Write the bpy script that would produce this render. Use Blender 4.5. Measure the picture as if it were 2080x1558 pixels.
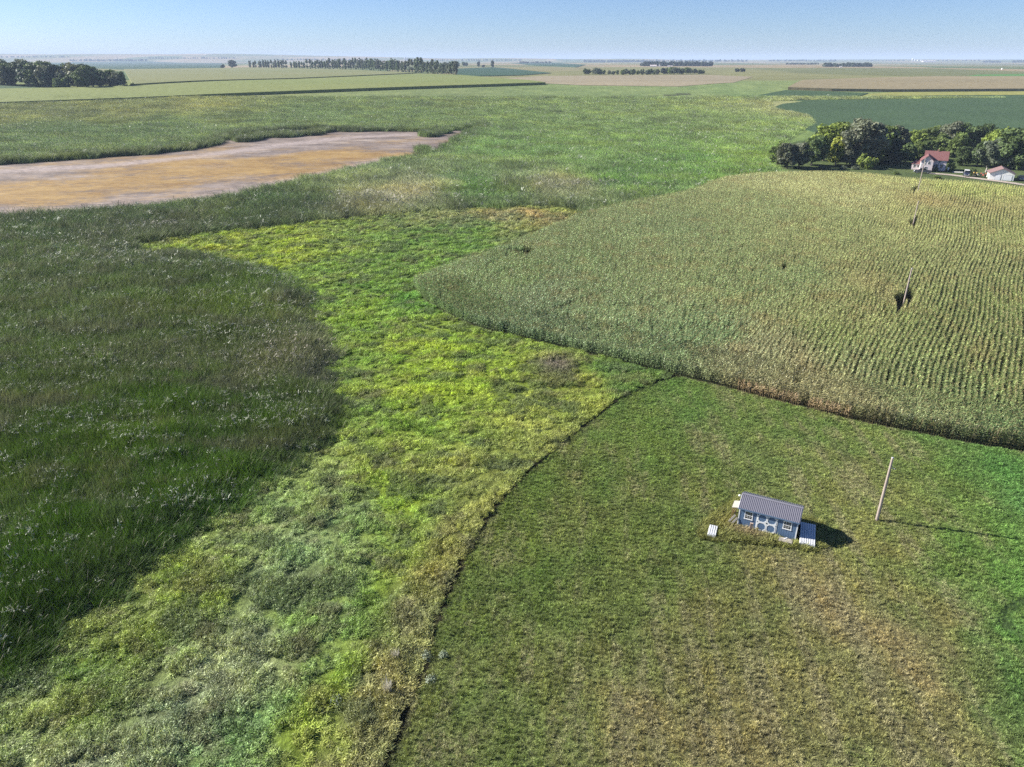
import bpy, bmesh, math, random
import numpy as np
from mathutils import Vector, Matrix, Euler

for o in list(bpy.data.objects):
    bpy.data.objects.remove(o)
SC = bpy.context.scene
R = math.radians

# ------------------------------------------------------------------ camera, sky, sun, exposure
PW, PH, FPX = 2080.0, 1558.0, 1442.0
CAM_H = 38.0
PITCH = math.atan((779 - 121.5) / FPX)
cam_d = bpy.data.cameras.new('camera')
cam = bpy.data.objects.new('camera', cam_d)
SC.collection.objects.link(cam)
cam_d.sensor_fit = 'HORIZONTAL'
cam_d.sensor_width = 36.0
cam_d.lens = FPX / PW * 36.0
cam_d.clip_start = 0.5
cam_d.clip_end = 80000
cam.location = (0, 0, CAM_H)
cam.rotation_euler = (math.pi / 2 - PITCH, 0, 0)
SC.camera = cam

SUN_EL, SHADOW_AZ = R(30), R(104.5)
world = bpy.data.worlds.new('World')
SC.world = world
world.use_nodes = True
wn = world.node_tree
wn.nodes.clear()
w_out = wn.nodes.new('ShaderNodeOutputWorld')
w_bg = wn.nodes.new('ShaderNodeBackground')
w_sky = wn.nodes.new('ShaderNodeTexSky')
w_sky.sky_type = 'NISHITA'
w_sky.sun_disc = False
w_sky.sun_elevation = SUN_EL
w_sky.sun_rotation = SHADOW_AZ + math.pi
w_sky.air_density = 0.75
w_sky.dust_density = 0.25
w_sky.ozone_density = 4.0
w_bg.inputs['Strength'].default_value = 0.05
w_wb = wn.nodes.new('ShaderNodeMix'); w_wb.data_type = 'RGBA'; w_wb.blend_type = 'MULTIPLY'
w_wb.inputs['Factor'].default_value = 1.0; w_wb.inputs['B'].default_value = (.86, .94, 1.13, 1)   # the camera's cool white balance
wn.links.new(w_sky.outputs[0], w_wb.inputs['A']); wn.links.new(w_wb.outputs['Result'], w_bg.inputs['Color'])
wn.links.new(w_bg.outputs[0], w_out.inputs['Surface'])

sun_d = bpy.data.lights.new('sun', 'SUN')
sun_d.energy = 5.0
sun_d.angle = R(0.5)
sun_d.color = (1.0, 0.955, 0.86)
sun = bpy.data.objects.new('sun', sun_d)
SC.collection.objects.link(sun)
sd = Vector((math.sin(SHADOW_AZ) * math.cos(SUN_EL), math.cos(SHADOW_AZ) * math.cos(SUN_EL), -math.sin(SUN_EL)))
sun.rotation_euler = sd.to_track_quat('-Z', 'Y').to_euler()

SC.view_settings.view_transform = 'Standard'
SC.view_settings.look = 'None'
SC.view_settings.gamma = 1
SC.view_settings.use_curve_mapping = False
SC.view_settings.exposure = 1.28
SC.render.engine = 'CYCLES'
SC.cycles.max_bounces = 6
SC.cycles.diffuse_bounces = 2
SC.cycles.transmission_bounces = 4
SC.cycles.volume_bounces = 0
SC.cycles.use_denoising = False

HAZE_DENSITY = 0.00009

# ------------------------------------------------------------------ terrain and maths helpers
def sstep(a, b, x):
    t = np.clip((np.asarray(x, float) - a) / (b - a), 0, 1)
    return t * t * (3 - 2 * t)

def hz(X, Y):
    """height of the land: a marsh basin, a gentle rise to the farmland, a low far ridge"""
    X = np.asarray(X, float); Y = np.asarray(Y, float)
    z = 16 * sstep(430, 820, Y)
    z = z + 3.0 * np.sin(X / 900.0 + 1.0) * sstep(900, 2000, Y) * (1 - sstep(5000, 7000, Y))
    ridge = sstep(6500, 9500, Y)
    z = z + ridge * (20 + 70 * (1 - sstep(-5500, 2500, X)) + 7 * np.sin(X / 700.0) + 4 * np.sin(X / 260.0 + 2))
    return z

def h1(ix, iy, s):
    n = (ix.astype(np.int64) * 374761393 + iy.astype(np.int64) * 668265263 + s * 1442695041) & 0xFFFFFFFF
    n = ((n ^ (n >> 13)) * 1274126177) & 0xFFFFFFFF
    n = n ^ (n >> 16)
    return (n & 0xFFFF) / 65535.0

def vn(x, y, s=0):
    x = np.asarray(x, float); y = np.asarray(y, float)
    ix = np.floor(x); iy = np.floor(y)
    fx = x - ix; fy = y - iy
    fx = fx * fx * (3 - 2 * fx); fy = fy * fy * (3 - 2 * fy)
    a = h1(ix, iy, s); b = h1(ix + 1, iy, s); c = h1(ix, iy + 1, s); d = h1(ix + 1, iy + 1, s)
    return (a * (1 - fx) + b * fx) * (1 - fy) + (c * (1 - fx) + d * fx) * fy

def fbm(x, y, s=0, o=4):
    t = 0; a = 0.5; n = 0
    for k in range(o):
        t = t + a * vn(x, y, s + k * 17); n += a
        x = x * 2.03 + 5.1; y = y * 2.03 + 9.7; a *= 0.5
    return t / n

_YS = np.geomspace(18, 30000, 12000)
def g(x, y, z=0.0):
    """where the line of sight through a photo position meets the land (or z above it)"""
    t = math.atan((y - 779) / FPX) + PITCH
    c, s = math.cos(PITCH), math.sin(PITCH)
    d = _YS * c + (CAM_H - (CAM_H - _YS * math.tan(t))) * s
    X = (x - 1040) / FPX * d
    zr = CAM_H - _YS * math.tan(t)
    diff = zr - hz(X, _YS) - z
    k = np.argmax(diff <= 0)
    if diff[k] > 0:
        k = len(_YS) - 1
    Y = _YS[k]
    if k > 0 and diff[k - 1] > 0 >= diff[k]:
        f = diff[k - 1] / (diff[k - 1] - diff[k])
        Y = _YS[k - 1] + f * (_YS[k] - _YS[k - 1])
    zz = CAM_H - Y * math.tan(t)
    return ((x - 1040) / FPX * (Y * c + (CAM_H - zz) * s), Y)

def gp(pts, z=0.0):
    return np.array([g(p[0], p[1], p[2] if len(p) > 2 else z) for p in pts])

def mpp(x, y):
    """metres per photo pixel at a ground position seen at x, y"""
    X, Y = g(x, y)
    return (Y * math.cos(PITCH) + (CAM_H - float(hz(X, Y))) * math.sin(PITCH)) / FPX

def inpoly(X, Y, poly):
    r = np.zeros(X.shape, bool)
    n = len(poly); j = n - 1
    for i in range(n):
        xi, yi = poly[i]; xj, yj = poly[j]
        c = ((yi > Y) != (yj > Y))
        with np.errstate(divide='ignore', invalid='ignore'):
            xx = (xj - xi) * (Y - yi) / (yj - yi + 1e-12) + xi
        r ^= c & (X < xx)
        j = i
    return r

def polydist(X, Y, line, closed=False):
    d = np.full(X.shape, 1e9)
    L = list(line) + ([line[0]] if closed else [])
    for (ax, ay), (bx, by) in zip(L[:-1], L[1:]):
        vx, vy = bx - ax, by - ay
        t = np.clip(((X - ax) * vx + (Y - ay) * vy) / (vx * vx + vy * vy + 1e-9), 0, 1)
        d = np.minimum(d, np.hypot(X - ax - t * vx, Y - ay - t * vy))
    return d

def smooth_line(pts, it=2, closed=False):
    P = [tuple(p) for p in pts]
    for _ in range(it):
        Q = [] if closed else [P[0]]
        for a, b in zip(P, P[1:] + ([P[0]] if closed else [])):
            Q.append((a[0] * .75 + b[0] * .25, a[1] * .75 + b[1] * .25))
            Q.append((a[0] * .25 + b[0] * .75, a[1] * .25 + b[1] * .75))
        if not closed: Q.append(P[-1])
        P = Q
    return np.array(P)

class Paint:
    """smooth ground-colour map of what grows where: anchors on the land, blended by distance"""
    def __init__(self, anchors, power=3.0):
        self.P = np.array([g(a[0], a[1]) for a in anchors]); self.C = np.array([a[2] for a in anchors]); self.p = power
    gain = 1.0
    def __call__(self, X, Y):
        s = 1 + Y / 120.0
        wx = X + (fbm(X / 9 / s, Y / 9 / s, 5) - .5) * 14 * s
        wy = Y + (fbm(X / 9 / s, Y / 9 / s, 6) - .5) * 22 * s
        W = np.zeros(X.shape); A = np.zeros(X.shape + (3,))
        for (px, py), c in zip(self.P, self.C):
            # distances measured relative to range so far anchors reach further
            d = np.hypot(wx - px, (wy - py) * .6) / (20 + .3 * np.abs(Y) ) + .02
            w = d ** -self.p
            W += w; A += w[..., None] * c
        return A / W[..., None] * self.gain * np.array((1.0, 1.06, .92))

# ------------------------------------------------------------------ object helpers
def link(o, parent=None):
    SC.collection.objects.link(o)
    if parent is not None:
        o.parent = parent
    return o

def tag(o, label=None, cat=None, group=None, kind=None):
    if label: o['label'] = label
    if cat: o['category'] = cat
    if group: o['group'] = group
    if kind: o['kind'] = kind
    return o

def mesh_obj(name, V, F, mats, parent=None, attrs=None, fm=None, smooth=False, do_link=True):
    me = bpy.data.meshes.new(name)
    me.from_pydata([tuple(map(float, v)) for v in V], [], [tuple(map(int, f)) for f in F])
    for m in (mats if isinstance(mats, (list, tuple)) else [mats]):
        me.materials.append(m)
    if fm is not None:
        me.polygons.foreach_set('material_index', np.asarray(fm, np.int32))
    if smooth:
        me.polygons.foreach_set('use_smooth', np.ones(len(me.polygons), bool))
    for k, (typ, data) in (attrs or {}).items():
        a = me.attributes.new(k, typ, 'POINT')
        data = np.asarray(data, np.float32)
        a.data.foreach_set('color' if typ == 'FLOAT_COLOR' else 'value', data.ravel())
    me.update()
    o = bpy.data.objects.new(name, me)
    if do_link: link(o, parent)
    return o

def empty(name, loc, rz=0):
    o = bpy.data.objects.new(name, None)
    o.empty_display_size = .3
    link(o); o.location = loc; o.rotation_euler = (0, 0, rz)
    return o

def copy_tree(src, loc, rz, scale=None):
    r = src.copy(); link(r); r.location = loc; r.rotation_euler = (0, 0, rz)
    if scale is not None: r.scale = scale
    for ch in list(src.children):
        c = ch.copy(); link(c, r)
        for gch in list(ch.children):
            d = gch.copy(); link(d, c)
    return r

class MB:
    """collects boxes, prisms and tubes into one mesh"""
    def __init__(s): s.V = []; s.F = []; s.M = []
    def add(s, V, F, m=0):
        b = len(s.V); s.V += [tuple(v) for v in V]; s.F += [tuple(i + b for i in f) for f in F]; s.M += [m] * len(F); return s
    def box(s, x0, x1, y0, y1, z0, z1, m=0):
        V = [(x, y, z) for z in (z0, z1) for y in (y0, y1) for x in (x0, x1)]
        return s.add(V, [(0, 2, 3, 1), (4, 5, 7, 6), (0, 1, 5, 4), (2, 6, 7, 3), (0, 4, 6, 2), (1, 3, 7, 5)], m)
    def obox(s, c, sx, sy, sz, rot, m=0):
        Mx = Euler(rot).to_matrix()
        V = [tuple(Mx @ Vector((x * sx / 2, y * sy / 2, z * sz / 2)) + Vector(c)) for z in (-1, 1) for y in (-1, 1) for x in (-1, 1)]
        return s.add(V, [(0, 2, 3, 1), (4, 5, 7, 6), (0, 1, 5, 4), (2, 6, 7, 3), (0, 4, 6, 2), (1, 3, 7, 5)], m)
    def prism(s, prof, axis, a, b, m=0):
        """closed profile (list of 2-D points) extruded along axis between a and b"""
        n = len(prof)
        def mk(p, t):
            return (t, p[0], p[1]) if axis == 'x' else ((p[0], t, p[1]) if axis == 'y' else (p[0], p[1], t))
        V = [mk(p, a) for p in prof] + [mk(p, b) for p in prof]
        F = [tuple(range(n))[::-1], tuple(range(n, 2 * n))] + [(i, (i + 1) % n, n + (i + 1) % n, n + i) for i in range(n)]
        return s.add(V, F, m)
    def tube(s, p0, p1, r0, r1=None, n=8, m=0, caps=True):
        r1 = r0 if r1 is None else r1
        p0 = Vector(p0); p1 = Vector(p1); d = (p1 - p0).normalized()
        u = d.orthogonal().normalized(); v = d.cross(u)
        V = []
        for p, r in ((p0, r0), (p1, r1)):
            for i in range(n):
                a = 2 * math.pi * i / n
                V.append(tuple(p + u * (r * math.cos(a)) + v * (r * math.sin(a))))
        F = [(i, (i + 1) % n, n + (i + 1) % n, n + i) for i in range(n)]
        if caps: F += [tuple(range(n))[::-1], tuple(range(n, 2 * n))]
        return s.add(V, F, m)
    def build(s, name, mats, parent=None, bevel=0, **kw):
        o = mesh_obj(name, s.V, s.F, mats, parent, fm=s.M, **kw)
        bm = bmesh.new(); bm.from_mesh(o.data)
        bmesh.ops.recalc_face_normals(bm, faces=bm.faces[:])
        if bevel:
            bmesh.ops.bevel(bm, geom=bm.edges[:], offset=bevel, segments=1, affect='EDGES', clamp_overlap=True)
        bm.to_mesh(o.data); bm.free()
        return o

# ------------------------------------------------------------------ materials
def nmat(name):
    m = bpy.data.materials.new(name); m.use_nodes = True
    nt = m.node_tree
    return m, nt, nt.nodes['Principled BSDF']

def N(nt, typ, **kw):
    n = nt.nodes.new(typ)
    for k, v in kw.items():
        setattr(n, k, v)
    return n

def mix(nt, fac, a, b, blend='MIX'):
    n = N(nt, 'ShaderNodeMix', data_type='RGBA', blend_type=blend)
    for sock, v in ((n.inputs['Factor'], fac), (n.inputs['A'], a), (n.inputs['B'], b)):
        if hasattr(v, 'is_linked') or hasattr(v, 'links'):
            nt.links.new(v, sock)
        else:
            sock.default_value = (*v, 1) if isinstance(v, tuple) and len(v) == 3 else v
    return n.outputs['Result']

def noise(nt, scale, detail=4, rough=.55, vec=None):
    n = N(nt, 'ShaderNodeTexNoise'); n.inputs['Scale'].default_value = scale
    n.inputs['Detail'].default_value = detail; n.inputs['Roughness'].default_value = rough
    if vec is None:
        tc = N(nt, 'ShaderNodeNewGeometry'); vec = tc.outputs['Position']
    nt.links.new(vec, n.inputs['Vector'])
    return n.outputs['Fac']

def maprange(nt, v, a, b, c=0., d=1.):
    n = N(nt, 'ShaderNodeMapRange'); nt.links.new(v, n.inputs['Value'])
    n.inputs['From Min'].default_value = a; n.inputs['From Max'].default_value = b
    n.inputs['To Min'].default_value = c; n.inputs['To Max'].default_value = d
    return n.outputs['Result']

def solid(name, col, rough=.6, metal=0, spec=.5, var=.12, scale=3.0, dirt=None, bump=0):
    """painted / wooden / metal surface with procedural unevenness and a little dirt"""
    m, nt, b = nmat(name)
    tc = N(nt, 'ShaderNodeTexCoord')
    f = noise(nt, scale, 5, .6, tc.outputs['Object'])
    lo = tuple(c * (1 - var) for c in col); hi = tuple(min(1, c * (1 + var)) for c in col)
    c = mix(nt, f, lo, hi)
    if dirt:
        f2 = noise(nt, scale * 2.7, 6, .7, tc.outputs['Object'])
        c = mix(nt, maprange(nt, f2, .52, .75), c, dirt)
    nt.links.new(c, b.inputs['Base Color'])
    b.inputs['Roughness'].default_value = rough; b.inputs['Metallic'].default_value = metal
    b.inputs['Specular IOR Level'].default_value = spec
    if bump:
        bn = N(nt, 'ShaderNodeBump'); bn.inputs['Strength'].default_value = bump; bn.inputs['Distance'].default_value = .02
        nt.links.new(f, bn.inputs['Height']); nt.links.new(bn.outputs[0], b.inputs['Normal'])
    return m

def wood(name, a, b_, scale=6):
    m, nt, b = nmat(name)
    tc = N(nt, 'ShaderNodeTexCoord')
    mp = N(nt, 'ShaderNodeMapping'); mp.inputs['Scale'].default_value = (scale, scale, scale * .12)
    nt.links.new(tc.outputs['Object'], mp.inputs['Vector'])
    f = noise(nt, 2.0, 6, .65, mp.outputs[0])
    nt.links.new(mix(nt, maprange(nt, f, .3, .7), a, b_), b.inputs['Base Color'])
    b.inputs['Roughness'].default_value = .8; b.inputs['Specular IOR Level'].default_value = .2
    return m

def leafmat(name, source='INSTANCER', base=None, trans=.3, rough=.5, spec=.35, vlo=.55, vhi=1.45, toward=None, tw=0.0):
    """leaf tissue: colour from the plant (tint) times the blade's own variation, some light passing through"""
    m, nt, b = nmat(name)
    out = nt.nodes['Material Output']
    if base is None:
        a = N(nt, 'ShaderNodeAttribute', attribute_type='INSTANCER', attribute_name='tint'); col = a.outputs['Color']
    else:
        oi = N(nt, 'ShaderNodeObjectInfo')
        col = mix(nt, oi.outputs['Random'], tuple(c * .78 for c in base), tuple(c * 1.22 for c in base))
    if toward:
        col = mix(nt, tw, col, toward)
    v = N(nt, 'ShaderNodeAttribute', attribute_type='GEOMETRY', attribute_name='var')
    k = maprange(nt, v.outputs['Fac'], 0, 1, vlo, vhi)
    hsv = N(nt, 'ShaderNodeHueSaturation'); nt.links.new(col, hsv.inputs['Color']); nt.links.new(k, hsv.inputs['Value'])
    nt.links.new(hsv.outputs[0], b.inputs['Base Color'])
    b.inputs['Roughness'].default_value = rough; b.inputs['Specular IOR Level'].default_value = spec
    if trans > 0:
        tr = N(nt, 'ShaderNodeBsdfTranslucent')
        nt.links.new(mix(nt, .6, hsv.outputs[0], (1.0, .95, .35), 'MULTIPLY'), tr.inputs['Color'])
        ms = N(nt, 'ShaderNodeMixShader'); ms.inputs[0].default_value = trans
        nt.links.new(b.outputs[0], ms.inputs[1]); nt.links.new(tr.outputs[0], ms.inputs[2])
        nt.links.new(ms.outputs[0], out.inputs['Surface'])
    return m

# ------------------------------------------------------------------ outlines read off the land
CORN_FRONT = gp([(2080, 918), (1960, 900), (1840, 875), (1757, 859), (1680, 841), (1560, 810), (1430, 777), (1318, 751), (1261, 737), (1193, 719), (1111, 699), (1040, 684), (987, 672), (935, 653), (895, 633), (862, 612), (842, 586)])
CORN_BACK = gp([(838, 566, 1.5), (848, 556, 2.1), (880, 541, 2.2), (1002, 499, 2.2), (1045, 484, 2.2), (1163, 434, 2.2), (1250, 412, 2.2), (1400, 385, 2.2), (1455, 360, 2.2), (1520, 349, 2.2), (1600, 346, 2.2), (1740, 347, 2.2), (1854, 360, 2.2), (1920, 363, 2.2), (2008, 369, 2.2), (2080, 379, 2.2)])
_d = CORN_FRONT[0] - CORN_FRONT[6]; _d = _d / np.hypot(*_d)
CORN_EXT = np.array([CORN_BACK[-1] + _d * 45, CORN_FRONT[0] + _d * 45])
CORN_POLY = np.vstack([smooth_line(CORN_FRONT, 2), smooth_line(CORN_BACK, 1), CORN_EXT])
CORN_EDGE = np.vstack([smooth_line(np.vstack([CORN_FRONT, CORN_BACK]), 2)])
CORN_EDGE = np.vstack([CORN_EXT[1:2], CORN_EDGE])

MOWN_EDGE = smooth_line(gp([(1372, 764), (1350, 769), (1300, 787), (1240, 820), (1195, 855), (1150, 890), (1095, 936), (1050, 976), (1003, 1030), (959, 1098), (918, 1183), (888, 1240), (876, 1288), (858, 1350), (829, 1424), (800, 1505), (773, 1558), (735, 1650)]), 1)
MOWN_POLY = np.vstack([MOWN_EDGE, [(2, 14), (95, 10)], [tuple(CORN_EXT[1])], smooth_line(CORN_FRONT, 2)[:14]])
WET_UP = gp([(1190, 428), (1120, 418), (1000, 424), (870, 431), (720, 442), (600, 455), (450, 470), (330, 487), (262, 497)])
WET_LOW = gp([(300, 512), (400, 517), (500, 534), (600, 560), (636, 590), (650, 650), (690, 705), (680, 760), (725, 830), (700, 885), (650, 935), (540, 995), (420, 1085), (330, 1155), (250, 1235), (144, 1285), (95, 1345), (0, 1420), (-150, 1540), (-250, 1700)])
WET_POLY = np.vstack([smooth_line(WET_UP, 1), smooth_line(WET_LOW, 1), [(-30, 10), (2, 10)], MOWN_EDGE[::-1], smooth_line(CORN_FRONT, 2)[27:], CORN_BACK[:6]])
MUD_POLY = smooth_line(gp([(-700, 466), (-300, 456), (0, 446), (130, 437), (300, 426), (400, 413), (476, 401), (529, 391), (614, 371), (701, 354), (807, 326), (886, 315), (908, 306), (935, 287), (957, 268), (990, 257), (968, 256), (945, 264), (857, 268), (794, 266.5), (690, 268.5), (650, 261.5), (575, 265.5), (535, 270), (490, 274), (455, 283), (440, 292), (409, 301.5), (298, 314), (192, 320.5), (67, 330.5), (0, 333.5), (-300, 352), (-700, 375)]), 1, True)
YARD_POLY = gp([(1500, 350), (1560, 338), (1560, 300), (1700, 270), (1950, 262), (2300, 270), (2300, 420), (2080, 379, 2), (2008, 369, 2), (1920, 363, 2), (1854, 360, 2), (1740, 347, 2), (1600, 346, 2)])

# ------------------------------------------------------------------ what grows where (base colours)
MOWN = Paint([(1250, 850, (.085, .125, .030)), (1100, 1100, (.080, .112, .026)), (1000, 1400, (.080, .108, .030)), (1300, 1150, (.085, .108, .034)), (1150, 1250, (.080, .112, .028)),
    (1500, 1250, (.118, .115, .052)), (1450, 1450, (.135, .122, .064)), (1700, 1300, (.155, .130, .080)), (1850, 1300, (.125, .118, .055)), (1800, 1480, (.135, .120, .066)), (1600, 1550, (.135, .120, .064)),
    (1650, 950, (.105, .125, .048)), (1500, 900, (.100, .122, .048)), (1380, 1000, (.092, .118, .036)), (1850, 970, (.086, .122, .036)), (1900, 1130, (.085, .125, .034)), (1980, 950, (.062, .136, .040)), (2060, 1010, (.056, .122, .044)),
    (2040, 1200, (.064, .140, .034)), (2060, 1400, (.058, .122, .034)), (1990, 1180, (.070, .132, .034)), (1990, 1530, (.062, .112, .036)), (1750, 1070, (.135, .130, .055)), (1400, 800, (.075, .125, .034)), (1200, 1500, (.10, .115, .045)), (900, 1540, (.09, .11, .04)), (1600, 860, (.09, .125, .04))], 3.2)
WETM = Paint([(900, 780, (.150, .200, .022)), (800, 1000, (.145, .195, .022)), (720, 1200, (.130, .180, .022)), (620, 1450, (.125, .160, .022)), (560, 500, (.160, .200, .022)), (420, 490, (.150, .180, .026)), (1050, 428, (.150, .190, .022)), (760, 640, (.130, .185, .022)),
    (1050, 780, (.150, .185, .026)), (350, 1420, (.172, .186, .115)), (230, 1530, (.165, .182, .112)), (470, 1330, (.165, .178, .105)), (560, 1150, (.148, .180, .090)), (640, 1050, (.138, .182, .072)), (420, 1180, (.115, .155, .026)), (250, 1310, (.105, .135, .026)),
    (850, 520, (.092, .146, .030)), (930, 495, (.090, .150, .030)), (820, 580, (.100, .160, .030)), (1010, 460, (.165, .150, .080)), (900, 460, (.130, .145, .065)), (1090, 455, (.185, .150, .072)), (1000, 980, (.140, .150, .042)), (1090, 860, (.140, .155, .042)),
    (860, 1310, (.150, .142, .072)), (720, 1520, (.135, .132, .056)), (900, 1200, (.130, .135, .036)), (1300, 765, (.080, .125, .030)), (900, 620, (.090, .170, .030)), (1200, 800, (.140, .165, .035)), (600, 1250, (.12, .17, .035)), (500, 1500, (.11, .16, .06))], 3.0)
MARSH = Paint([(100, 520, (.092, .118, .044)), (450, 600, (.080, .106, .032)), (250, 850, (.056, .088, .018)), (550, 850, (.054, .086, .020)), (150, 1100, (.041, .072, .015)), (400, 1020, (.044, .077, .016)), (60, 1300, (.039, .068, .015)),
    (600, 720, (.130, .120, .085)), (250, 740, (.075, .092, .038)), (200, 470, (.060, .092, .034)), (600, 420, (.066, .098, .040)), (800, 412, (.200, .180, .150)), (1000, 390, (.062, .115, .036)), (1150, 382, (.150, .145, .105)), (1250, 370, (.070, .125, .036)),
    (1300, 300, (.105, .150, .052)), (1050, 300, (.100, .150, .056)), (1500, 260, (.120, .155, .060)), (1200, 220, (.120, .150, .068)), (700, 240, (.105, .135, .062)), (200, 270, (.095, .128, .056)), (100, 230, (.130, .135, .060)), (400, 215, (.170, .165, .070)),
    (900, 195, (.120, .140, .066)), (1500, 190, (.115, .150, .066)), (300, 470, (.100, .105, .070)), (1450, 340, (.085, .145, .042)), (1570, 320, (.11, .155, .045)), (1600, 215, (.19, .185, .10))], 3.0)
CORNC = Paint([(1000, 600, (.120, .150, .062)), (1200, 560, (.125, .155, .066)), (1100, 660, (.120, .145, .075)), (1500, 560, (.140, .160, .070)), (1300, 480, (.140, .165, .078)), (1500, 430, (.175, .19, .09)), (1350, 680, (.120, .150, .070)), (1500, 740, (.180, .165, .090)),
    (1600, 800, (.190, .160, .085)), (1750, 700, (.170, .165, .070)), (1900, 700, (.150, .160, .060)), (2050, 650, (.150, .160, .062)), (2000, 870, (.110, .145, .060)), (1800, 830, (.150, .155, .075)), (1750, 600, (.190, .165, .075)), (1900, 450, (.24, .225, .10)), (2050, 480, (.205, .205, .085)),
    (1700, 400, (.27, .25, .130)), (1550, 370, (.26, .25, .135)), (1850, 385, (.28, .26, .125)), (2020, 395, (.28, .275, .105)), (1950, 420, (.24, .19, .09)), (1640, 480, (.175, .180, .080)), (1750, 760, (.15, .16, .06))], 3.0)

MOWN.gain, WETM.gain, MARSH.gain, CORNC.gain = 2.3, 2.4, 1.65, 1.95

# ------------------------------------------------------------------ the ground: one sheet to the horizon
def grow(a, step, end, ratio):
    out = [a]
    s = step
    while abs(out[-1]) < abs(end):
        s *= ratio; out.append(out[-1] + (s if end > a else -s))
    return out
xs = np.array(sorted(set(grow(-150, .7, -24000, 1.09)[1:] + list(np.arange(-150, 205, .7)) + grow(205, .7, 24000, 1.09)[1:])))
ys = np.array(sorted(set(grow(12, .7, -3000, 1.3)[1:] + list(np.arange(12, 240, .7)) + grow(240, .7, 26000, 1.022)[1:])))
GX, GY = np.meshgrid(xs, ys)
lump = (fbm(GX / 2.2, GY / 2.2, 3, 3) - .5) * .55 + (fbm(GX / 9, GY / 9, 4, 2) - .5) * .5
ZN = np.zeros(GX.shape, int)      # 0 marsh, 1 wet meadow, 2 mown, 3 corn, 4 mud, 5 yard
near = GY < 700
ZN[inpoly(GX, GY, WET_POLY)] = 1
ZN[inpoly(GX, GY, MOWN_POLY)] = 2
ZN[inpoly(GX, GY, CORN_POLY)] = 3
ZN[inpoly(GX, GY, MUD_POLY)] = 4
ZN[inpoly(GX, GY, YARD_POLY) & (ZN == 0)] = 5
ampl = np.choose(ZN, [.3, .65, .30, .15, 0, .1]) * (1 - sstep(200, 260, GY)) * (1 - sstep(140, 160, np.abs(GX - 25) - 20))
def ground_z(X, Y, zone_amp):
    l = (fbm(X / 2.2, Y / 2.2, 3, 3) - .5) * .55 + (fbm(X / 9, Y / 9, 4, 2) - .5) * .5
    return hz(X, Y) + l * zone_amp * (1 - sstep(200, 260, Y)) * (1 - sstep(140, 160, np.abs(X - 25) - 20))
GZ = hz(GX, GY) + lump * ampl
COL = np.zeros(GX.shape + (3,))
m0 = ZN == 0
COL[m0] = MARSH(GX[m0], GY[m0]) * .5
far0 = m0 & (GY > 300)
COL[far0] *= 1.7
for zi, P, k in ((1, WETM, .5), (2, MOWN, .55), (3, CORNC, .4)):
    mm = ZN == zi
    COL[mm] = P(GX[mm], GY[mm]) * k
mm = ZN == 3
COL[mm] = COL[mm] * .3 + np.array((.05, .042, .028)) * .7  # soil darkened to stand in for shade between the corn rows
COL[ZN == 4] = (.30, .25, .2)
COL[ZN == 5] = (.085, .115, .045)
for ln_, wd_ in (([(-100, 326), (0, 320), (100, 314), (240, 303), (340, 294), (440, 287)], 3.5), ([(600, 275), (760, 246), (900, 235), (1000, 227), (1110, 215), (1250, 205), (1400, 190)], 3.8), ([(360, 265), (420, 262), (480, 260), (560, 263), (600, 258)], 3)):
    COL[(polydist(GX, GY, gp(ln_)) < wd_) & (ZN == 0)] = (.045, .04, .03)  # channel floors painted dark, standing in for shade from the reeds beyond
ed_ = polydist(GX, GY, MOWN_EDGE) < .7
COL[ed_] = (.03, .028, .015)  # dark strip painted along the mown edge as the tall grass's shadow
COL[polydist(GX, GY, gp([(2110, 1205), (2075, 1220), (2046, 1232), (2038, 1250), (2042, 1268), (2056, 1282), (2090, 1300)])) < .4] = (.05, .085, .028)
COL *= (.8 + .4 * fbm(GX / 1.5, GY / 1.5, 31, 3))[..., None]
nx, ny = len(xs), len(ys)
idx = np.arange(nx * ny).reshape(ny, nx)
FQ = np.stack([idx[:-1, :-1], idx[:-1, 1:], idx[1:, 1:], idx[1:, :-1]], -1).reshape(-1, 4)
me = bpy.data.meshes.new('ground')
me.vertices.add(nx * ny)
me.vertices.foreach_set('co', np.stack([GX, GY, GZ], -1).astype(np.float32).ravel())
me.loops.add(FQ.size); me.loops.foreach_set('vertex_index', FQ.astype(np.int32).ravel())
me.polygons.add(len(FQ)); me.polygons.foreach_set('loop_start', np.arange(0, FQ.size, 4, dtype=np.int32))
me.polygons.foreach_set('use_smooth', np.ones(len(FQ), bool))
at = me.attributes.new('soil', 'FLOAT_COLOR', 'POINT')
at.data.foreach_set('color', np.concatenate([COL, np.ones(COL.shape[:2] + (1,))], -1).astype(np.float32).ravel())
me.update(calc_edges=True); me.validate()
m, nt, b = nmat('land')
a = N(nt, 'ShaderNodeAttribute', attribute_type='GEOMETRY', attribute_name='soil')
geo = N(nt, 'ShaderNodeNewGeometry')
sep = N(nt, 'ShaderNodeSeparateXYZ'); nt.links.new(geo.outputs['Position'], sep.inputs[0])
fine = noise(nt, .9, 6, .7)
mid = noise(nt, .05, 5, .6)
c = mix(nt, maprange(nt, fine, .3, .75), (.5, .5, .5), (1.45, 1.45, 1.4))
c = mix(nt, 1.0, a.outputs['Color'], c, 'MULTIPLY')
c = mix(nt, 1.0, c, mix(nt, maprange(nt, mid, .35, .68), (.78, .82, .8), (1.2, 1.15, 1.1)), 'MULTIPLY')
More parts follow.
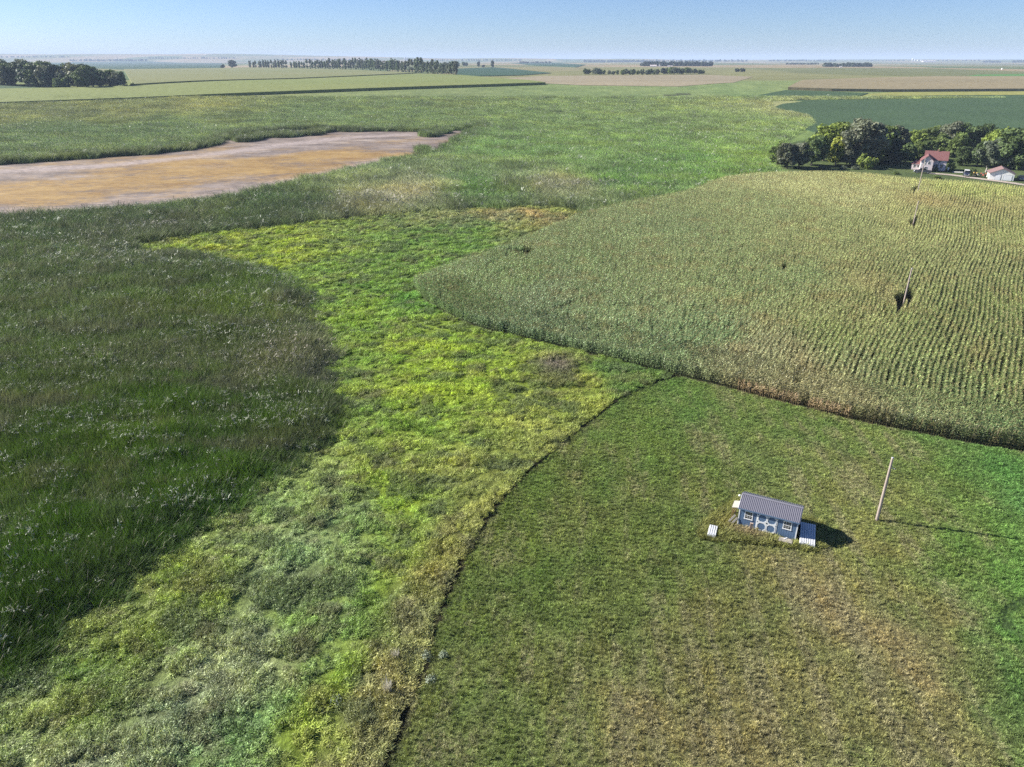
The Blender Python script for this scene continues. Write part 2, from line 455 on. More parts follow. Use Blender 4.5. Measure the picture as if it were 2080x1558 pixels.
# farmland beyond: fields about a quarter mile wide, straw, green and stubble
mp = N(nt, 'ShaderNodeMapping'); mp.inputs['Rotation'].default_value = (0, 0, R(12)); mp.inputs['Scale'].default_value = (1, .55, 1)
nt.links.new(geo.outputs['Position'], mp.inputs['Vector'])
vo = N(nt, 'ShaderNodeTexVoronoi', distance='CHEBYCHEV'); vo.inputs['Scale'].default_value = .0021; vo.inputs['Randomness'].default_value = .8
nt.links.new(mp.outputs[0], vo.inputs['Vector'])
cr = N(nt, 'ShaderNodeValToRGB'); cr.color_ramp.interpolation = 'CONSTANT'
for i, (p, cc) in enumerate([(0, (.13, .14, .06)), (.18, (.24, .19, .11)), (.34, (.17, .17, .075)), (.48, (.07, .11, .045)), (.6, (.28, .22, .14)), (.74, (.19, .175, .09)), (.87, (.10, .13, .055))]):
    e = cr.color_ramp.elements[i] if i < 2 else cr.color_ramp.elements.new(p)
    e.position = p; e.color = (*cc, 1)
sv = N(nt, 'ShaderNodeSeparateColor'); nt.links.new(vo.outputs['Color'], sv.inputs[0]); nt.links.new(sv.outputs[0], cr.inputs[0])
stripe = noise(nt, .012, 6, .65)
fc = mix(nt, 1.0, cr.outputs[0], mix(nt, maprange(nt, stripe, .3, .7), (.8, .8, .8), (1.2, 1.18, 1.12)), 'MULTIPLY')
nt.links.new(mix(nt, maprange(nt, sep.outputs['Y'], 860, 940), c, fc), b.inputs['Base Color'])
b.inputs['Roughness'].default_value = .95; b.inputs['Specular IOR Level'].default_value = .1
bn = N(nt, 'ShaderNodeBump'); bn.inputs['Strength'].default_value = .8; bn.inputs['Distance'].default_value = .6
nt.links.new(fine, bn.inputs['Height']); nt.links.new(bn.outputs[0], b.inputs['Normal'])
me.materials.append(m)
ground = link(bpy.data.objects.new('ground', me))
tag(ground, 'green and straw coloured open prairie reaching the horizon', 'ground', kind='structure')

# ------------------------------------------------------------------ field sheets on the ground
def sheet(name, poly, mat, lift, label, cat, step=30, raise_h=0, smooth_it=0, jitter=0, kind='structure'):
    P = smooth_line(poly, smooth_it, True) if smooth_it else np.asarray(poly)
    bm = bmesh.new()
    vs = [bm.verts.new((p[0], p[1], 0)) for p in P]
    f = bm.faces.new(vs)
    bmesh.ops.triangulate(bm, faces=[f])
    y0, y1 = P[:, 1].min(), P[:, 1].max()
    y = y0 + step
    while y < y1:
        bmesh.ops.bisect_plane(bm, geom=bm.verts[:] + bm.edges[:] + bm.faces[:], plane_co=(0, y, 0), plane_no=(0, 1, 0))
        y += max(step, y * .03)
    if raise_h:
        be = [e for e in bm.edges if len(e.link_faces) == 1]
        r = bmesh.ops.extrude_edge_only(bm, edges=be)
        low = {v for v in r['geom'] if isinstance(v, bmesh.types.BMVert)}
    else:
        low = set()
    for v in bm.verts:
        v.co.z = float(hz(v.co.x, v.co.y)) + (-.3 if v in low else lift + raise_h)
    bmesh.ops.recalc_face_normals(bm, faces=bm.faces[:])
    up = sum(f.normal.z * f.calc_area() for f in bm.faces)
    if up < 0: bmesh.ops.reverse_faces(bm, faces=bm.faces[:])
    me = bpy.data.meshes.new(name); bm.to_mesh(me); bm.free()
    me.materials.append(mat)
    o = link(bpy.data.objects.new(name, me))
    return tag(o, label, cat, kind=kind)

def fieldmat(name, a, b_, scale=.02, fine=.5, bump=.6, stretch=(1, 1, 1), rows=None):
    m, nt, b = nmat(name)
    ge = N(nt, 'ShaderNodeNewGeometry')
    mp = N(nt, 'ShaderNodeMapping'); mp.inputs['Scale'].default_value = stretch
    nt.links.new(ge.outputs['Position'], mp.inputs['Vector'])
    f1 = noise(nt, scale, 5, .6, mp.outputs[0]); f2 = noise(nt, fine, 5, .7)
    c = mix(nt, maprange(nt, f1, .3, .7), a, b_)
    c = mix(nt, 1.0, c, mix(nt, maprange(nt, f2, .25, .75), (.65, .65, .65), (1.3, 1.3, 1.3)), 'MULTIPLY')
    nt.links.new(c, b.inputs['Base Color'])
    b.inputs['Roughness'].default_value = .9; b.inputs['Specular IOR Level'].default_value = .15
    bn = N(nt, 'ShaderNodeBump'); bn.inputs['Strength'].default_value = bump; bn.inputs['Distance'].default_value = .8
    nt.links.new(f2, bn.inputs['Height']); nt.links.new(bn.outputs[0], b.inputs['Normal'])
    return m

# the dried-out pond bed: pinkish crust, ochre algae, darker damp rim
m, nt, b = nmat('dry_mud')
ge = N(nt, 'ShaderNodeNewGeometry')
mp = N(nt, 'ShaderNodeMapping'); mp.inputs['Scale'].default_value = (.65, 1, 1); mp.inputs['Rotation'].default_value = (0, 0, R(-24))
nt.links.new(ge.outputs['Position'], mp.inputs['Vector'])
n1 = noise(nt, .04, 7, .66, mp.outputs[0]); n2 = noise(nt, .085, 8, .72, mp.outputs[0]); n3 = noise(nt, .45, 7, .8, mp.outputs[0]); n4 = noise(nt, .05, 8, .7, mp.outputs[0])
vc = N(nt, 'ShaderNodeAttribute', attribute_type='GEOMETRY', attribute_name='bed')
sp = N(nt, 'ShaderNodeSeparateColor'); nt.links.new(vc.outputs['Color'], sp.inputs[0])
def msum(a, b_):
    q_ = N(nt, 'ShaderNodeMath', operation='ADD'); nt.links.new(a, q_.inputs[0]); nt.links.new(b_, q_.inputs[1]); return q_.outputs[0]
c = mix(nt, maprange(nt, n2, .38, .62), (.15, .118, .105), (.32, .255, .22))
c = mix(nt, maprange(nt, n4, .56, .68), c, (.46, .39, .35))
am = msum(msum(sp.outputs[0], maprange(nt, n1, .25, .75, -.9, .9)), maprange(nt, n3, .25, .75, -.55, .55))
c = mix(nt, maprange(nt, am, .05, .85, 0, .92), c, mix(nt, maprange(nt, n2, .35, .65), (.26, .15, .048), (.42, .275, .09)))
c = mix(nt, maprange(nt, n4, .44, .34), c, (.17, .125, .10))
pm = msum(sp.outputs[2], maprange(nt, n3, .25, .75, -.45, .45))
c = mix(nt, maprange(nt, pm, .25, .9, 0, .85), c, (.42, .345, .32))
rb = msum(sp.outputs[1], maprange(nt, n2, .25, .75, -.5, .5))
c = mix(nt, maprange(nt, rb, .3, .8), c, (.125, .098, .088))
c = mix(nt, 1.0, c, mix(nt, maprange(nt, n3, .3, .7), (.50, .50, .50), (1.05, 1.05, 1.05)), 'MULTIPLY')
nt.links.new(c, b.inputs['Base Color']); b.inputs['Roughness'].default_value = .85; b.inputs['Specular IOR Level'].default_value = .2
bn = N(nt, 'ShaderNodeBump'); bn.inputs['Strength'].default_value = .5; bn.inputs['Distance'].default_value = .15
nt.links.new(n3, bn.inputs['Height']); nt.links.new(bn.outputs[0], b.inputs['Normal'])
mx0, mx1 = MUD_POLY[:, 0].min(), MUD_POLY[:, 0].max(); my0, my1 = MUD_POLY[:, 1].min(), MUD_POLY[:, 1].max()
ux = np.linspace(max(mx0, -330), mx1, 150); uy = np.linspace(my0, my1, 130)
MX, MY = np.meshgrid(ux, uy)
ins = inpoly(MX, MY, MUD_POLY); dist = polydist(MX, MY, MUD_POLY, True)
keep = ins | (dist < 4.5)
ochre = np.clip(np.exp(-((dist - 24) / 22.0) ** 2) * .75, 0, 1)
oc = [g(*p) for p in ((250, 370), (420, 350), (90, 390), (560, 330), (600, 345), (700, 318), (350, 330))]
ochre = np.maximum.reduce([np.exp(-(((MX - p[0]) / 30) ** 2 + ((MY - p[1]) / 26) ** 2)) * 1.15 for p in oc])
damp = np.clip(sstep(5, 0, dist) * .6 + sstep(-20, 30, MX - g(880, 290)[0]) * .55, 0, 1)
_nr = polydist(MX, MY, gp([(-300, 456), (0, 446), (130, 437), (300, 426), (400, 413), (476, 401), (529, 391), (614, 371), (701, 354), (807, 326)]))
_fr = polydist(MX, MY, gp([(0, 348), (200, 338), (400, 318), (560, 296), (700, 280), (820, 274)]))
pale_rim = np.clip(np.maximum(np.exp(-(_nr / 13) ** 2) * 1.0, np.exp(-(_fr / 9) ** 2) * .8), 0, 1)
vid = -np.ones(MX.shape, int); vid[keep] = np.arange(keep.sum())
q = np.stack([vid[:-1, :-1], vid[:-1, 1:], vid[1:, 1:], vid[1:, :-1]], -1).reshape(-1, 4)
q = q[(q >= 0).all(1)]
mudz = hz(MX, MY) + .03
mud = mesh_obj('mudflat', np.stack([MX, MY, mudz], -1)[keep], q, m, attrs={'bed': ('FLOAT_COLOR', np.stack([ochre, damp, pale_rim, ochre * 0 + 1], -1)[keep])}, smooth=True)
tag(mud, 'dried pinkish and ochre pond bed among the reeds', 'mudflat', kind='structure')

soy = fieldmat('soybean_leaves', (.044, .078, .034), (.056, .096, .042), .02, .35, .8)
soy2 = fieldmat('dark_bean_leaves', (.026, .060, .034), (.036, .078, .042), .01, .1, .5)
tan = fieldmat('ripening_corn', (.20, .17, .10), (.25, .205, .12), .006, .2, .4, (.3, 1, 1))
straw = fieldmat('straw_stubble', (.205, .175, .115), (.28, .235, .155), .01, .2, .3, (.3, 1, 1))
yel = fieldmat('yellowing_beans', (.26, .25, .07), (.20, .22, .07), .01, .2, .4)
pale = fieldmat('pale_green_corn', (.185, .20, .065), (.150, .185, .055), .006, .25, .5, (.25, 1, 1))
pale2 = fieldmat('ripe_green_corn', (.145, .165, .06), (.19, .185, .085), .004, .25, .5, (.25, 1, 1))
bright = fieldmat('young_green_crop', (.07, .17, .04), (.09, .19, .05), .01, .3, .4)

sheet('soybean_field', gp([(1542, 194), (1596, 184), (1682, 186.5), (1763, 190), (1727, 202), (1818, 197), (1908, 195), (2080, 194), (2500, 194), (2500, 275), (1950, 268), (1660, 272), (1630, 262), (1642, 249), (1652, 239), (1610, 235), (1578, 230), (1574, 218), (1590, 212), (1637, 207), (1590, 202)]), soy, .15, 'dark green soybean field with a curving edge behind the farm trees', 'soybean field', 8, .35)
sheet('bean_strip', gp([(1729, 201), (1770, 191.5), (1818, 188), (2080, 186.5), (2500, 186), (2500, 193.6), (2080, 193.6), (1908, 194.6), (1818, 196.5)]), yel, .15, 'yellowing strip of beans along the far side of the green soybean field', 'bean field', 10, .3)
sheet('ripe_corn_field', gp([(1600, 182.5), (1632, 167), (1760, 162), (1900, 158.5), (2080, 158.5), (2600, 158), (2600, 185), (2080, 185.5), (1818, 187), (1690, 185.5)]), tan, .15, 'tan ripening corn field stretching to the right edge', 'corn field', 12, 2.2)
sheet('green_crop_strip', gp([(1985, 152.5), (2080, 151), (2500, 150.5), (2500, 157), (2080, 157.4), (1945, 158)]), bright, .3, 'bright green crop strip near the right edge of the horizon fields', 'crop field', 30, .5)
sheet('stubble_field', gp([(990, 161), (1100, 154.5), (1250, 153), (1430, 152.2), (1530, 156), (1490, 168), (1380, 176), (1180, 173.5), (1112, 170)]), straw, .2, 'pinkish straw stubble in front of the low tree belt', 'stubble field', 12)
sheet('valley_bean_field', gp([(929, 140), (1000, 137), (1120, 149), (1060, 153.5), (1000, 154.8), (928, 155.6)]), soy2, .3, 'dark green bean field beside the end of the poplar windbreak', 'bean field', 40, .5)
sheet('pale_corn_field', gp([(-600, 240), (0, 214), (250, 205), (500, 194), (760, 184), (1000, 176), (1108, 172.3), (1080, 168), (930, 155), (850, 152.5), (600, 165), (285, 178.5), (150, 183), (-600, 196)]), pale, .1, 'pale yellow green corn field ending in a long dark edge across the marsh', 'corn field', 12, 2.3)
sheet('upper_corn_field', gp([(270, 177), (600, 163.5), (845, 151.5), (720, 144.5), (505, 139.5), (252, 143), (262, 160)]), pale2, .15, 'green and tan corn field below the row of poplars', 'corn field', 14, 2.6)
sheet('hill_bean_field', gp([(40, 130), (150, 125.8), (330, 125.2), (450, 128), (452, 139), (250, 141.5), (120, 136)]), soy2, .5, 'dark blue green bean field on the rise behind the left woodlot', 'bean field', 60, .5)
sheet('hill_stubble_field', gp([(310, 125), (470, 124), (500, 128), (440, 128.5)]), straw, 1.2, 'thin tan stubble field on the rise left of the poplars', 'stubble field', 90)
sheet('ridge_bean_field', gp([(1035, 128), (1110, 127.3), (1190, 132), (1170, 137), (1090, 134)]), soy2, .6, 'dark green field on the low rise right of the three lone trees', 'bean field', 80, .5)
sheet('woodlot_bean_field', gp([(-500, 180), (0, 175.5), (130, 183.5), (60, 186), (-500, 198)]), soy, .5, 'blue green beans in front of the left woodlot', 'bean field', 14, .5)

# ------------------------------------------------------------------ plants: blade geometry
def blades(rng, n, rad, h0, h1, w, bend, tilt, seg=3, bias=.5, lean=None, z0=0, drop=.75):
    """n grass blades / leaves: verts, quads, per-vertex variation"""
    r = rad * rng.random(n) ** bias; th = rng.random(n) * 2 * math.pi
    bx, by = r * np.cos(th), r * np.sin(th)
    az = rng.random(n) * 2 * math.pi
    if lean is not None: az = az * .55 + lean
    L = h0 + (h1 - h0) * rng.random(n)
    t0 = tilt * rng.random(n); bd = bend * (.35 + .9 * rng.random(n))
    px, py, pz = bx.copy(), by.copy(), np.full(n, float(z0))
    wa = az + math.pi / 2 + rng.normal(0, .5, n)
    V = []; ww = w * (.7 + .6 * rng.random(n))
    for k in range(seg + 1):
        t = k / seg
        prof = (.55 + .9 * t) if t < .4 else (.91 * (1 - (t - .4) / .6 * drop) + .02)
        hw = ww * prof / 2
        V.append(np.stack([px - np.cos(wa) * hw, py - np.sin(wa) * hw, pz], -1))
        V.append(np.stack([px + np.cos(wa) * hw, py + np.sin(wa) * hw, pz], -1))
        ang = t0 + bd * (t + .5 / seg)
        px = px + np.cos(az) * np.sin(ang) * L / seg; py = py + np.sin(az) * np.sin(ang) * L / seg
        pz = pz + np.cos(ang) * L / seg
    V = np.stack(V, 1).reshape(-1, 3)
    F = []
    st = (seg + 1) * 2
    base = np.arange(n)[:, None] * st
    for k in range(seg):
        F.append(base + np.array([2 * k, 2 * k + 1, 2 * k + 3, 2 * k + 2])[None])
    F = np.concatenate(F, 0)
    var = np.repeat(rng.random(n), st)
    return V, F, var

def join(parts):
    V = []; F = []; A = []; Mi = []; b = 0
    for v, f, a, mi in parts:
        V.append(v); F += [tuple(int(i) + b for i in q) for q in f]; A.append(a); Mi += [mi] * len(f); b += len(v)
    return np.concatenate(V), F, np.concatenate(A), Mi

def proto(name, parts, mats):
    V, F, A, Mi = join(parts)
    return mesh_obj(name, V, F, mats, attrs={'var': ('FLOAT', A)}, fm=Mi, do_link=False)

_groups = {}
def scatter_nodes(coll):
    ng = bpy.data.node_groups.new('scatter_' + coll.name, 'GeometryNodeTree')
    ng.interface.new_socket('Geometry', in_out='INPUT', socket_type='NodeSocketGeometry')
    ng.interface.new_socket('Geometry', in_out='OUTPUT', socket_type='NodeSocketGeometry')
    gi = ng.nodes.new('NodeGroupInput'); go = ng.nodes.new('NodeGroupOutput')
    ci = ng.nodes.new('GeometryNodeCollectionInfo'); ci.inputs['Collection'].default_value = coll
    ci.inputs['Separate Children'].default_value = True; ci.inputs['Reset Children'].default_value = True
    ip = ng.nodes.new('GeometryNodeInstanceOnPoints'); ip.inputs['Pick Instance'].default_value = True
    def na(nm, ty):
        n = ng.nodes.new('GeometryNodeInputNamedAttribute'); n.data_type = ty; n.inputs['Name'].default_value = nm
        return n.outputs['Attribute']
    ng.links.new(gi.outputs[0], ip.inputs['Points']); ng.links.new(ci.outputs[0], ip.inputs['Instance'])
    ng.links.new(na('idx', 'INT'), ip.inputs['Instance Index'])
    er = ng.nodes.new('FunctionNodeEulerToRotation'); ng.links.new(na('rot', 'FLOAT_VECTOR'), er.inputs[0])
    ng.links.new(er.outputs[0], ip.inputs['Rotation'])
    ng.links.new(na('scl', 'FLOAT_VECTOR'), ip.inputs['Scale'])
    ng.links.new(ip.outputs[0], go.inputs[0])
    return ng

def scatter(name, P, rot, scl, tint, protos, label, cat, seed=0, idx=None):
    tint = np.asarray(tint)
    n = len(P)
    rng = np.random.default_rng(seed + 99)
    coll = bpy.data.collections.new(name + '_kinds')
    for k_, p in enumerate(protos):
        p.name = p.name.split('.')[0] + '_%02d' % k_; coll.objects.link(p)
    me = bpy.data.meshes.new(name)
    me.vertices.add(n); me.vertices.foreach_set('co', np.asarray(P, np.float32).ravel())
    me.attributes.new('rot', 'FLOAT_VECTOR', 'POINT').data.foreach_set('vector', np.asarray(rot, np.float32).ravel())
    scl = np.asarray(scl, np.float32)
    if scl.ndim == 1: scl = np.repeat(scl[:, None], 3, 1)
    me.attributes.new('scl', 'FLOAT_VECTOR', 'POINT').data.foreach_set('vector', scl.ravel())
    me.attributes.new('idx', 'INT', 'POINT').data.foreach_set('value', (rng.integers(0, len(protos), n) if idx is None else idx).astype(np.int32))
    T = np.concatenate([np.clip(tint, 0.002, 1), np.ones((n, 1))], 1).astype(np.float32)
    me.attributes.new('tint', 'FLOAT_COLOR', 'POINT').data.foreach_set('color', T.ravel())
    me.update()
    o = link(bpy.data.objects.new(name, me))
    md = o.modifiers.new('scatter', 'NODES'); md.node_group = scatter_nodes(coll)
    tag(o, label, cat, kind='stuff')
    print('scatter', name, n)
    return o

def jgrid(poly, sp, rng, y_max=None, x_lo=None, x_hi=None, grow_from=None, cap=3.2):
    """jittered points inside an outline; spacing grows with range past grow_from"""
    x0, x1 = poly[:, 0].min(), poly[:, 0].max(); y0, y1 = poly[:, 1].min(), poly[:, 1].max()
    if y_max: y1 = min(y1, y_max)
    out = []
    y = y0
    while y < y1:
        s = sp * min(cap, max(1.0, y / grow_from)) if grow_from else sp
        lim = y * .80 + 14
        a, bb = max(x0, -lim if x_lo is None else x_lo), min(x1, lim if x_hi is None else x_hi)
        if bb > a:
            xx = np.arange(a, bb, s)
            X = xx + (rng.random(len(xx)) - .5) * s * 1.1; Yv = y + (rng.random(len(xx)) - .5) * s * 1.1
            out.append(np.stack([X, Yv, np.full(len(xx), s / sp)], -1))
        y += s
    P = np.concatenate(out)
    return P[inpoly(P[:, 0], P[:, 1], poly)]

LM = leafmat('grass_blade', trans=.28, rough=.5, spec=.25, vlo=.35, vhi=1.75)
LM_REED = leafmat('reed_blade', trans=.3, rough=.5, spec=.08, vlo=.3, vhi=1.7)
LM_PLUME = leafmat('reed_plume', trans=.2, rough=.7, spec=.2, toward=(.30, .27, .22), tw=.75)
LM_FLECK = leafmat('pale_reed_leaf', trans=.15, rough=.6, spec=.2, vlo=.4, vhi=1.6)
LM_CORN = leafmat('corn_leaf', trans=.16, rough=.4, spec=.32, vlo=.42, vhi=1.6)
LM_TASSEL = leafmat('corn_tassel', trans=.2, rough=.7, spec=.2, toward=(.36, .29, .15), tw=.7)

rng = np.random.default_rng(7)
# mown meadow ------------------------------------------------------
protos = [proto('grass_tuft', [blades(rng, 34, .34, .05, .13, .028, 1.4, .7, 2, .5) + (0,), blades(rng, 30, .13, .12, .26, .026, 1.3, .6, 2, .6) + (0,)], [LM]) for _ in range(7)]
P = jgrid(MOWN_POLY, .27, rng)
shed_o = g(1497.3, 1067.7); SHED_RZ = R(-27)
WEED_POLY = gp([(1420, 1085), (1424, 1068), (1450, 1046), (1478, 1028), (1494, 1012), (1520, 1015), (1632, 1052), (1668, 1060), (1676, 1090), (1675, 1113), (1650, 1120), (1600, 1112), (1540, 1104), (1470, 1100), (1428, 1096)])
X, Y = P[:, 0], P[:, 1]
def arcs(pts, w, z=0):
    return polydist(X, Y, smooth_line(gp(pts), 2)) < w
rut = arcs([(2110, 1205), (2075, 1220), (2046, 1232), (2038, 1250), (2042, 1268), (2056, 1282), (2090, 1300)], .15) | arcs([(2100, 1222), (2068, 1232), (2052, 1244), (2054, 1262), (2068, 1280), (2095, 1292)], .13) | arcs([(2110, 1240), (2082, 1250), (2072, 1262), (2085, 1280)], .15)
rutn = arcs([(2110, 1205), (2075, 1220), (2046, 1232), (2038, 1250), (2042, 1268), (2056, 1282), (2090, 1300)], .55)
okk = ~inpoly(X, Y, WEED_POLY) & ~rut & (polydist(X, Y, MOWN_EDGE) > .34)
P = P[okk]; X, Y = P[:, 0], P[:, 1]; rutn = rutn[okk]
n = len(P)
T = MOWN(X, Y) * (.7 + .6 * fbm(X / .9, Y / .9, 41, 3))[:, None]
f = fbm(X / 3.0, Y / 3.0, 42, 4)
T = T * (1 + np.stack([(f - .5) * .7, (f - .5) * .2, (f - .5) * .5], -1))
# drying swaths left by the mower, running along the meadow
dry = sstep(.47, .62, fbm((X - .12 * Y) / .9, (Y + .12 * X) / 9.0, 43, 3)) * sstep(.15, .26, T[:, 0])
T = T * (1 - .6 * dry[:, None]) + np.array((.34, .315, .235)) * .6 * dry[:, None]
T = T * .84 + T.mean(1, keepdims=True) * .16 + .006
lush = sstep(1.6, 2.6, T[:, 1] / np.maximum(T[:, 0], .01))
T = T * (.58 + .84 * rng.random(n))[:, None] * np.array((1.06, 1.04, .78))
hs = .45 + 1.3 * rng.random(n) ** 2 + .5 * lush + .5 * sstep(.55, .75, fbm(X / 1.7, Y / 1.7, 44, 3))
_w = np.where(rutn, .4, .85); S = np.stack([_w, _w, hs], -1)
rot = np.stack([rng.normal(0, .12, n), rng.normal(0, .12, n), rng.random(n) * 6.283], -1)
scatter('meadow_grass', np.stack([X, Y, ground_z(X, Y, .30)], -1), rot, S, T, protos, 'short mown grass of the meadow around the blue shed', 'grass', 1)

# wet meadow -------------------------------------------------------
def mound(rng, nl, rx, h, ls):
    """leafy hummock: leaves over a low dome"""
    d = rng.normal(size=(nl, 3)); d[:, 2] = np.abs(d[:, 2]) ; d /= np.linalg.norm(d, axis=1)[:, None]
    rr = (.55 + .5 * rng.random((nl, 1)))
    pos = d * rr * np.array([rx, rx, h])
    nrm = d * np.array([1, 1, 1.3]) + rng.normal(0, .45, (nl, 3)); nrm /= np.linalg.norm(nrm, axis=1)[:, None]
    t1 = np.cross(nrm, rng.normal(size=(nl, 3))); t1 /= np.linalg.norm(t1, axis=1)[:, None]; t2 = np.cross(nrm, t1)
    sz = ls * (.6 + .8 * rng.random((nl, 1)))
    q = np.stack([pos - t1 * sz, pos - t2 * sz * .45, pos + t1 * sz, pos + t2 * sz * .45], 1).reshape(-1, 3)
    F = np.arange(nl * 4).reshape(nl, 4)
    return q, F, np.repeat(rng.random(nl), 4)
protos = [proto('sedge_clump', [mound(rng, 110, .34, .36, .062) + (0,), blades(rng, 55, .36, .30, .60, .032, 1.3, .6, 3, .55) + (0,)], [LM]) for _ in range(7)]
_wl = smooth_line(WET_LOW, 2); _wl = _wl - np.stack([2.2 + 3.2 * fbm(_wl[:, 0] / 3, _wl[:, 1] / 3, 91, 2), np.zeros(len(_wl))], -1)
WET_WIDE = np.vstack([smooth_line(WET_UP, 1), _wl, [(-36, 10), (2, 10)], MOWN_EDGE[::-1], smooth_line(CORN_FRONT, 2)[27:], CORN_BACK[:6]])
P = jgrid(WET_WIDE, .43, rng, grow_from=80)
X, Y, s = P[:, 0], P[:, 1], P[:, 2]
lum = fbm(X / 1.6, Y / 1.6, 51, 3)
big = fbm(X / 6.0, Y / 4.0, 52, 3)
path = polydist(X, Y, smooth_line(gp([(300, 500), (400, 520), (560, 545), (700, 575), (770, 600), (800, 630), (860, 660), (900, 668), (960, 684)]), 2)) < .35
path2 = polydist(X, Y, smooth_line(gp([(1145, 772), (1200, 795), (1255, 818)]), 2)) < .3
hole = (lum < .36) & (rng.random(len(X)) < .85)
keep = (~hole | (polydist(X, Y, MOWN_EDGE) < 1.0)) & ~path & ~path2
P = P[keep]; X, Y, s, lum, big = X[keep], Y[keep], s[keep], lum[keep], big[keep]
n = len(X)
T = WETM(X, Y) * np.array((1.0, .965, 1.0)) + np.array((0, 0, .012))
sage = sstep(.30, .5, T[:, 2] / np.maximum(T[:, 1], .01))
T = T * (.72 + .55 * fbm(X / .8, Y / .8, 53, 2))[:, None] * (.6 + .8 * rng.random(n))[:, None]
T = T * (1 + (big - .5)[:, None] * np.array((.9, .5, .6)))
gs = sstep(.56, .66, fbm(X / 3.5, Y / 2.5, 54, 4))[:, None] * .6           # paler grey-green herbs in patches
T = T * (1 - gs) + np.array((.125, .165, .080)) * gs
rs = sstep(.62, .70, fbm(X / 2.5, Y / 2.0, 55, 4))[:, None] * .35           # dry, straw-coloured patches
T = T * (1 - rs) + np.array((.22, .18, .10)) * rs
dead = np.exp(-(np.hypot(X - g(1132, 740)[0], (Y - g(1132, 740)[1]) * .8) / 2.6) ** 2)[:, None]
T = T * (1 - dead) + np.array((.24, .20, .17)) * dead
edge_d = polydist(X, Y, MOWN_EDGE)
ht = (.35 + .85 * sstep(.30, .68, lum)) * (.75 + .6 * big) * (1 + .35 * sage)
ht = np.where(edge_d < 1.2, np.maximum(ht, .9), ht)
S = np.stack([s ** .8 * 1.0 * (.85 + .3 * rng.random(n)), s ** .8 * (.85 + .3 * rng.random(n)), ht * s ** .35], -1)
rot = np.stack([rng.normal(0, .18, n), rng.normal(0, .18, n), rng.random(n) * 6.283], -1)
scatter('wet_meadow_grass', np.stack([X, Y, ground_z(X, Y, .65)], -1), rot, S, T, protos, 'lumpy bright yellow green uncut meadow between marsh and mown grass', 'grass', 2)

# reeds ------------------------------------------------------------
def reed(rng, nb=95, npl=1, rad=.62, w=.034, L0=1.1, L1=2.1):
    p = [blades(rng, nb, rad, L0, L1, w, .75, .20, 3, .5, lean=.3) + (0,)]
    p.append(blades(rng, npl, rad * .9, 1.7, 2.1, .04, .7, .16, 3, .5, lean=.3, drop=.2) + (1,))
    return p
protos = [proto('reed_clump', reed(rng), [LM_REED, LM_PLUME]) for _ in range(6)] + [proto('reed_patch', reed(rng, 130, 2, .75, .026, .8, 1.9), [LM_REED, LM_PLUME]) for _ in range(4)]
MARSH_N = np.vstack([[(-330, 20), (-30, 20)], smooth_line(WET_LOW, 1)[::-1], smooth_line(WET_UP, 1)[::-1], CORN_BACK[5:11], [tuple(g(1560, 338)), tuple(g(1600, 280)), tuple(g(1650, 252)), tuple(g(1640, 236)), tuple(g(1575, 225)), tuple(g(1560, 205))], [(420, 640), (-560, 640), (-560, 250)]])
P = jgrid(MARSH_N, .66, rng, grow_from=66, y_max=640)
X, Y, s = P[:, 0], P[:, 1], P[:, 2]
inmud = inpoly(X, Y, MUD_POLY); md = polydist(X, Y, MUD_POLY, True)
isl = np.zeros(len(X), bool)
ISLES = ((504, 285, 22, 5), (532, 279, 16, 4), (582, 277, 27, 4.5), (630, 273, 22, 4), (659, 267.5, 19, 3.5), (873, 275.5, 19, 4), (900, 270.5, 14, 3), (860, 309, 13, 2.5), (953, 280, 8, 2.5), (928, 291, 12, 3), (914, 303, 13, 3), (979, 258, 15, 2.5))
for (px, py, rx, ry) in ISLES:
    cx, cy = g(px, py); k = mpp(px, py)
    y_hi = g(px, py - ry)[1]; y_lo = g(px, py + ry)[1]
    isl |= ((X - cx) / (rx * k)) ** 2 + ((Y - cy) / ((y_hi - y_lo) / 2 * .75)) ** 2 + (fbm(X / 4, Y / 4, 3) - .5) * .8 < 1
# denser stand along the far bank of the mudflat and on the reed islands
bx0, bx1 = MUD_POLY[:, 0].max() - 470, MUD_POLY[:, 0].max() + 5
BX, BY = np.meshgrid(np.arange(max(-340, bx0), bx1, 1.0), np.arange(262, 475, 1.0)); BX = BX.ravel() + rng.normal(0, .3, BX.size); BY = BY.ravel() + rng.normal(0, .3, BY.size)
bin_ = inpoly(BX, BY, MUD_POLY); bd_ = polydist(BX, BY, MUD_POLY, True)
FARB = MUD_POLY[MUD_POLY[:, 1] > 262]
bisl = np.zeros(len(BX), bool)
for (px, py, rx, ry) in ISLES:
    cx, cy = g(px, py); k = mpp(px, py)
    bisl |= ((BX - cx) / (rx * k)) ** 2 + ((BY - cy) / (abs(g(px, py - ry)[1] - g(px, py + ry)[1]) / 2 * .75)) ** 2 + (fbm(BX / 4, BY / 4, 3) - .5) * .8 < 1
north = polydist(BX, BY, gp([(957, 266), (990, 257), (945, 264), (857, 268), (794, 266.5), (690, 268.5), (650, 261.5), (575, 265.5), (535, 270), (490, 274), (455, 283), (440, 292), (409, 301.5), (298, 314), (192, 320.5), (67, 330.5), (0, 333.5), (-120, 340)])) < 5
bk = (bisl & bin_) | (~bin_ & (bd_ + (fbm(BX / 4, BY / 6, 61, 3) - .5) * 4 < 3.5) & north)
X = np.concatenate([X, BX[bk]]); Y = np.concatenate([Y, BY[bk]]); s = np.concatenate([s, np.full(bk.sum(), 1.5)])
inmud = np.concatenate([inmud, bin_[bk]]); md = np.concatenate([md, bd_[bk]]); isl = np.concatenate([isl, (bisl & bin_)[bk]])
wob = (fbm(X / 4, Y / 6, 61, 3) - .5) * 7
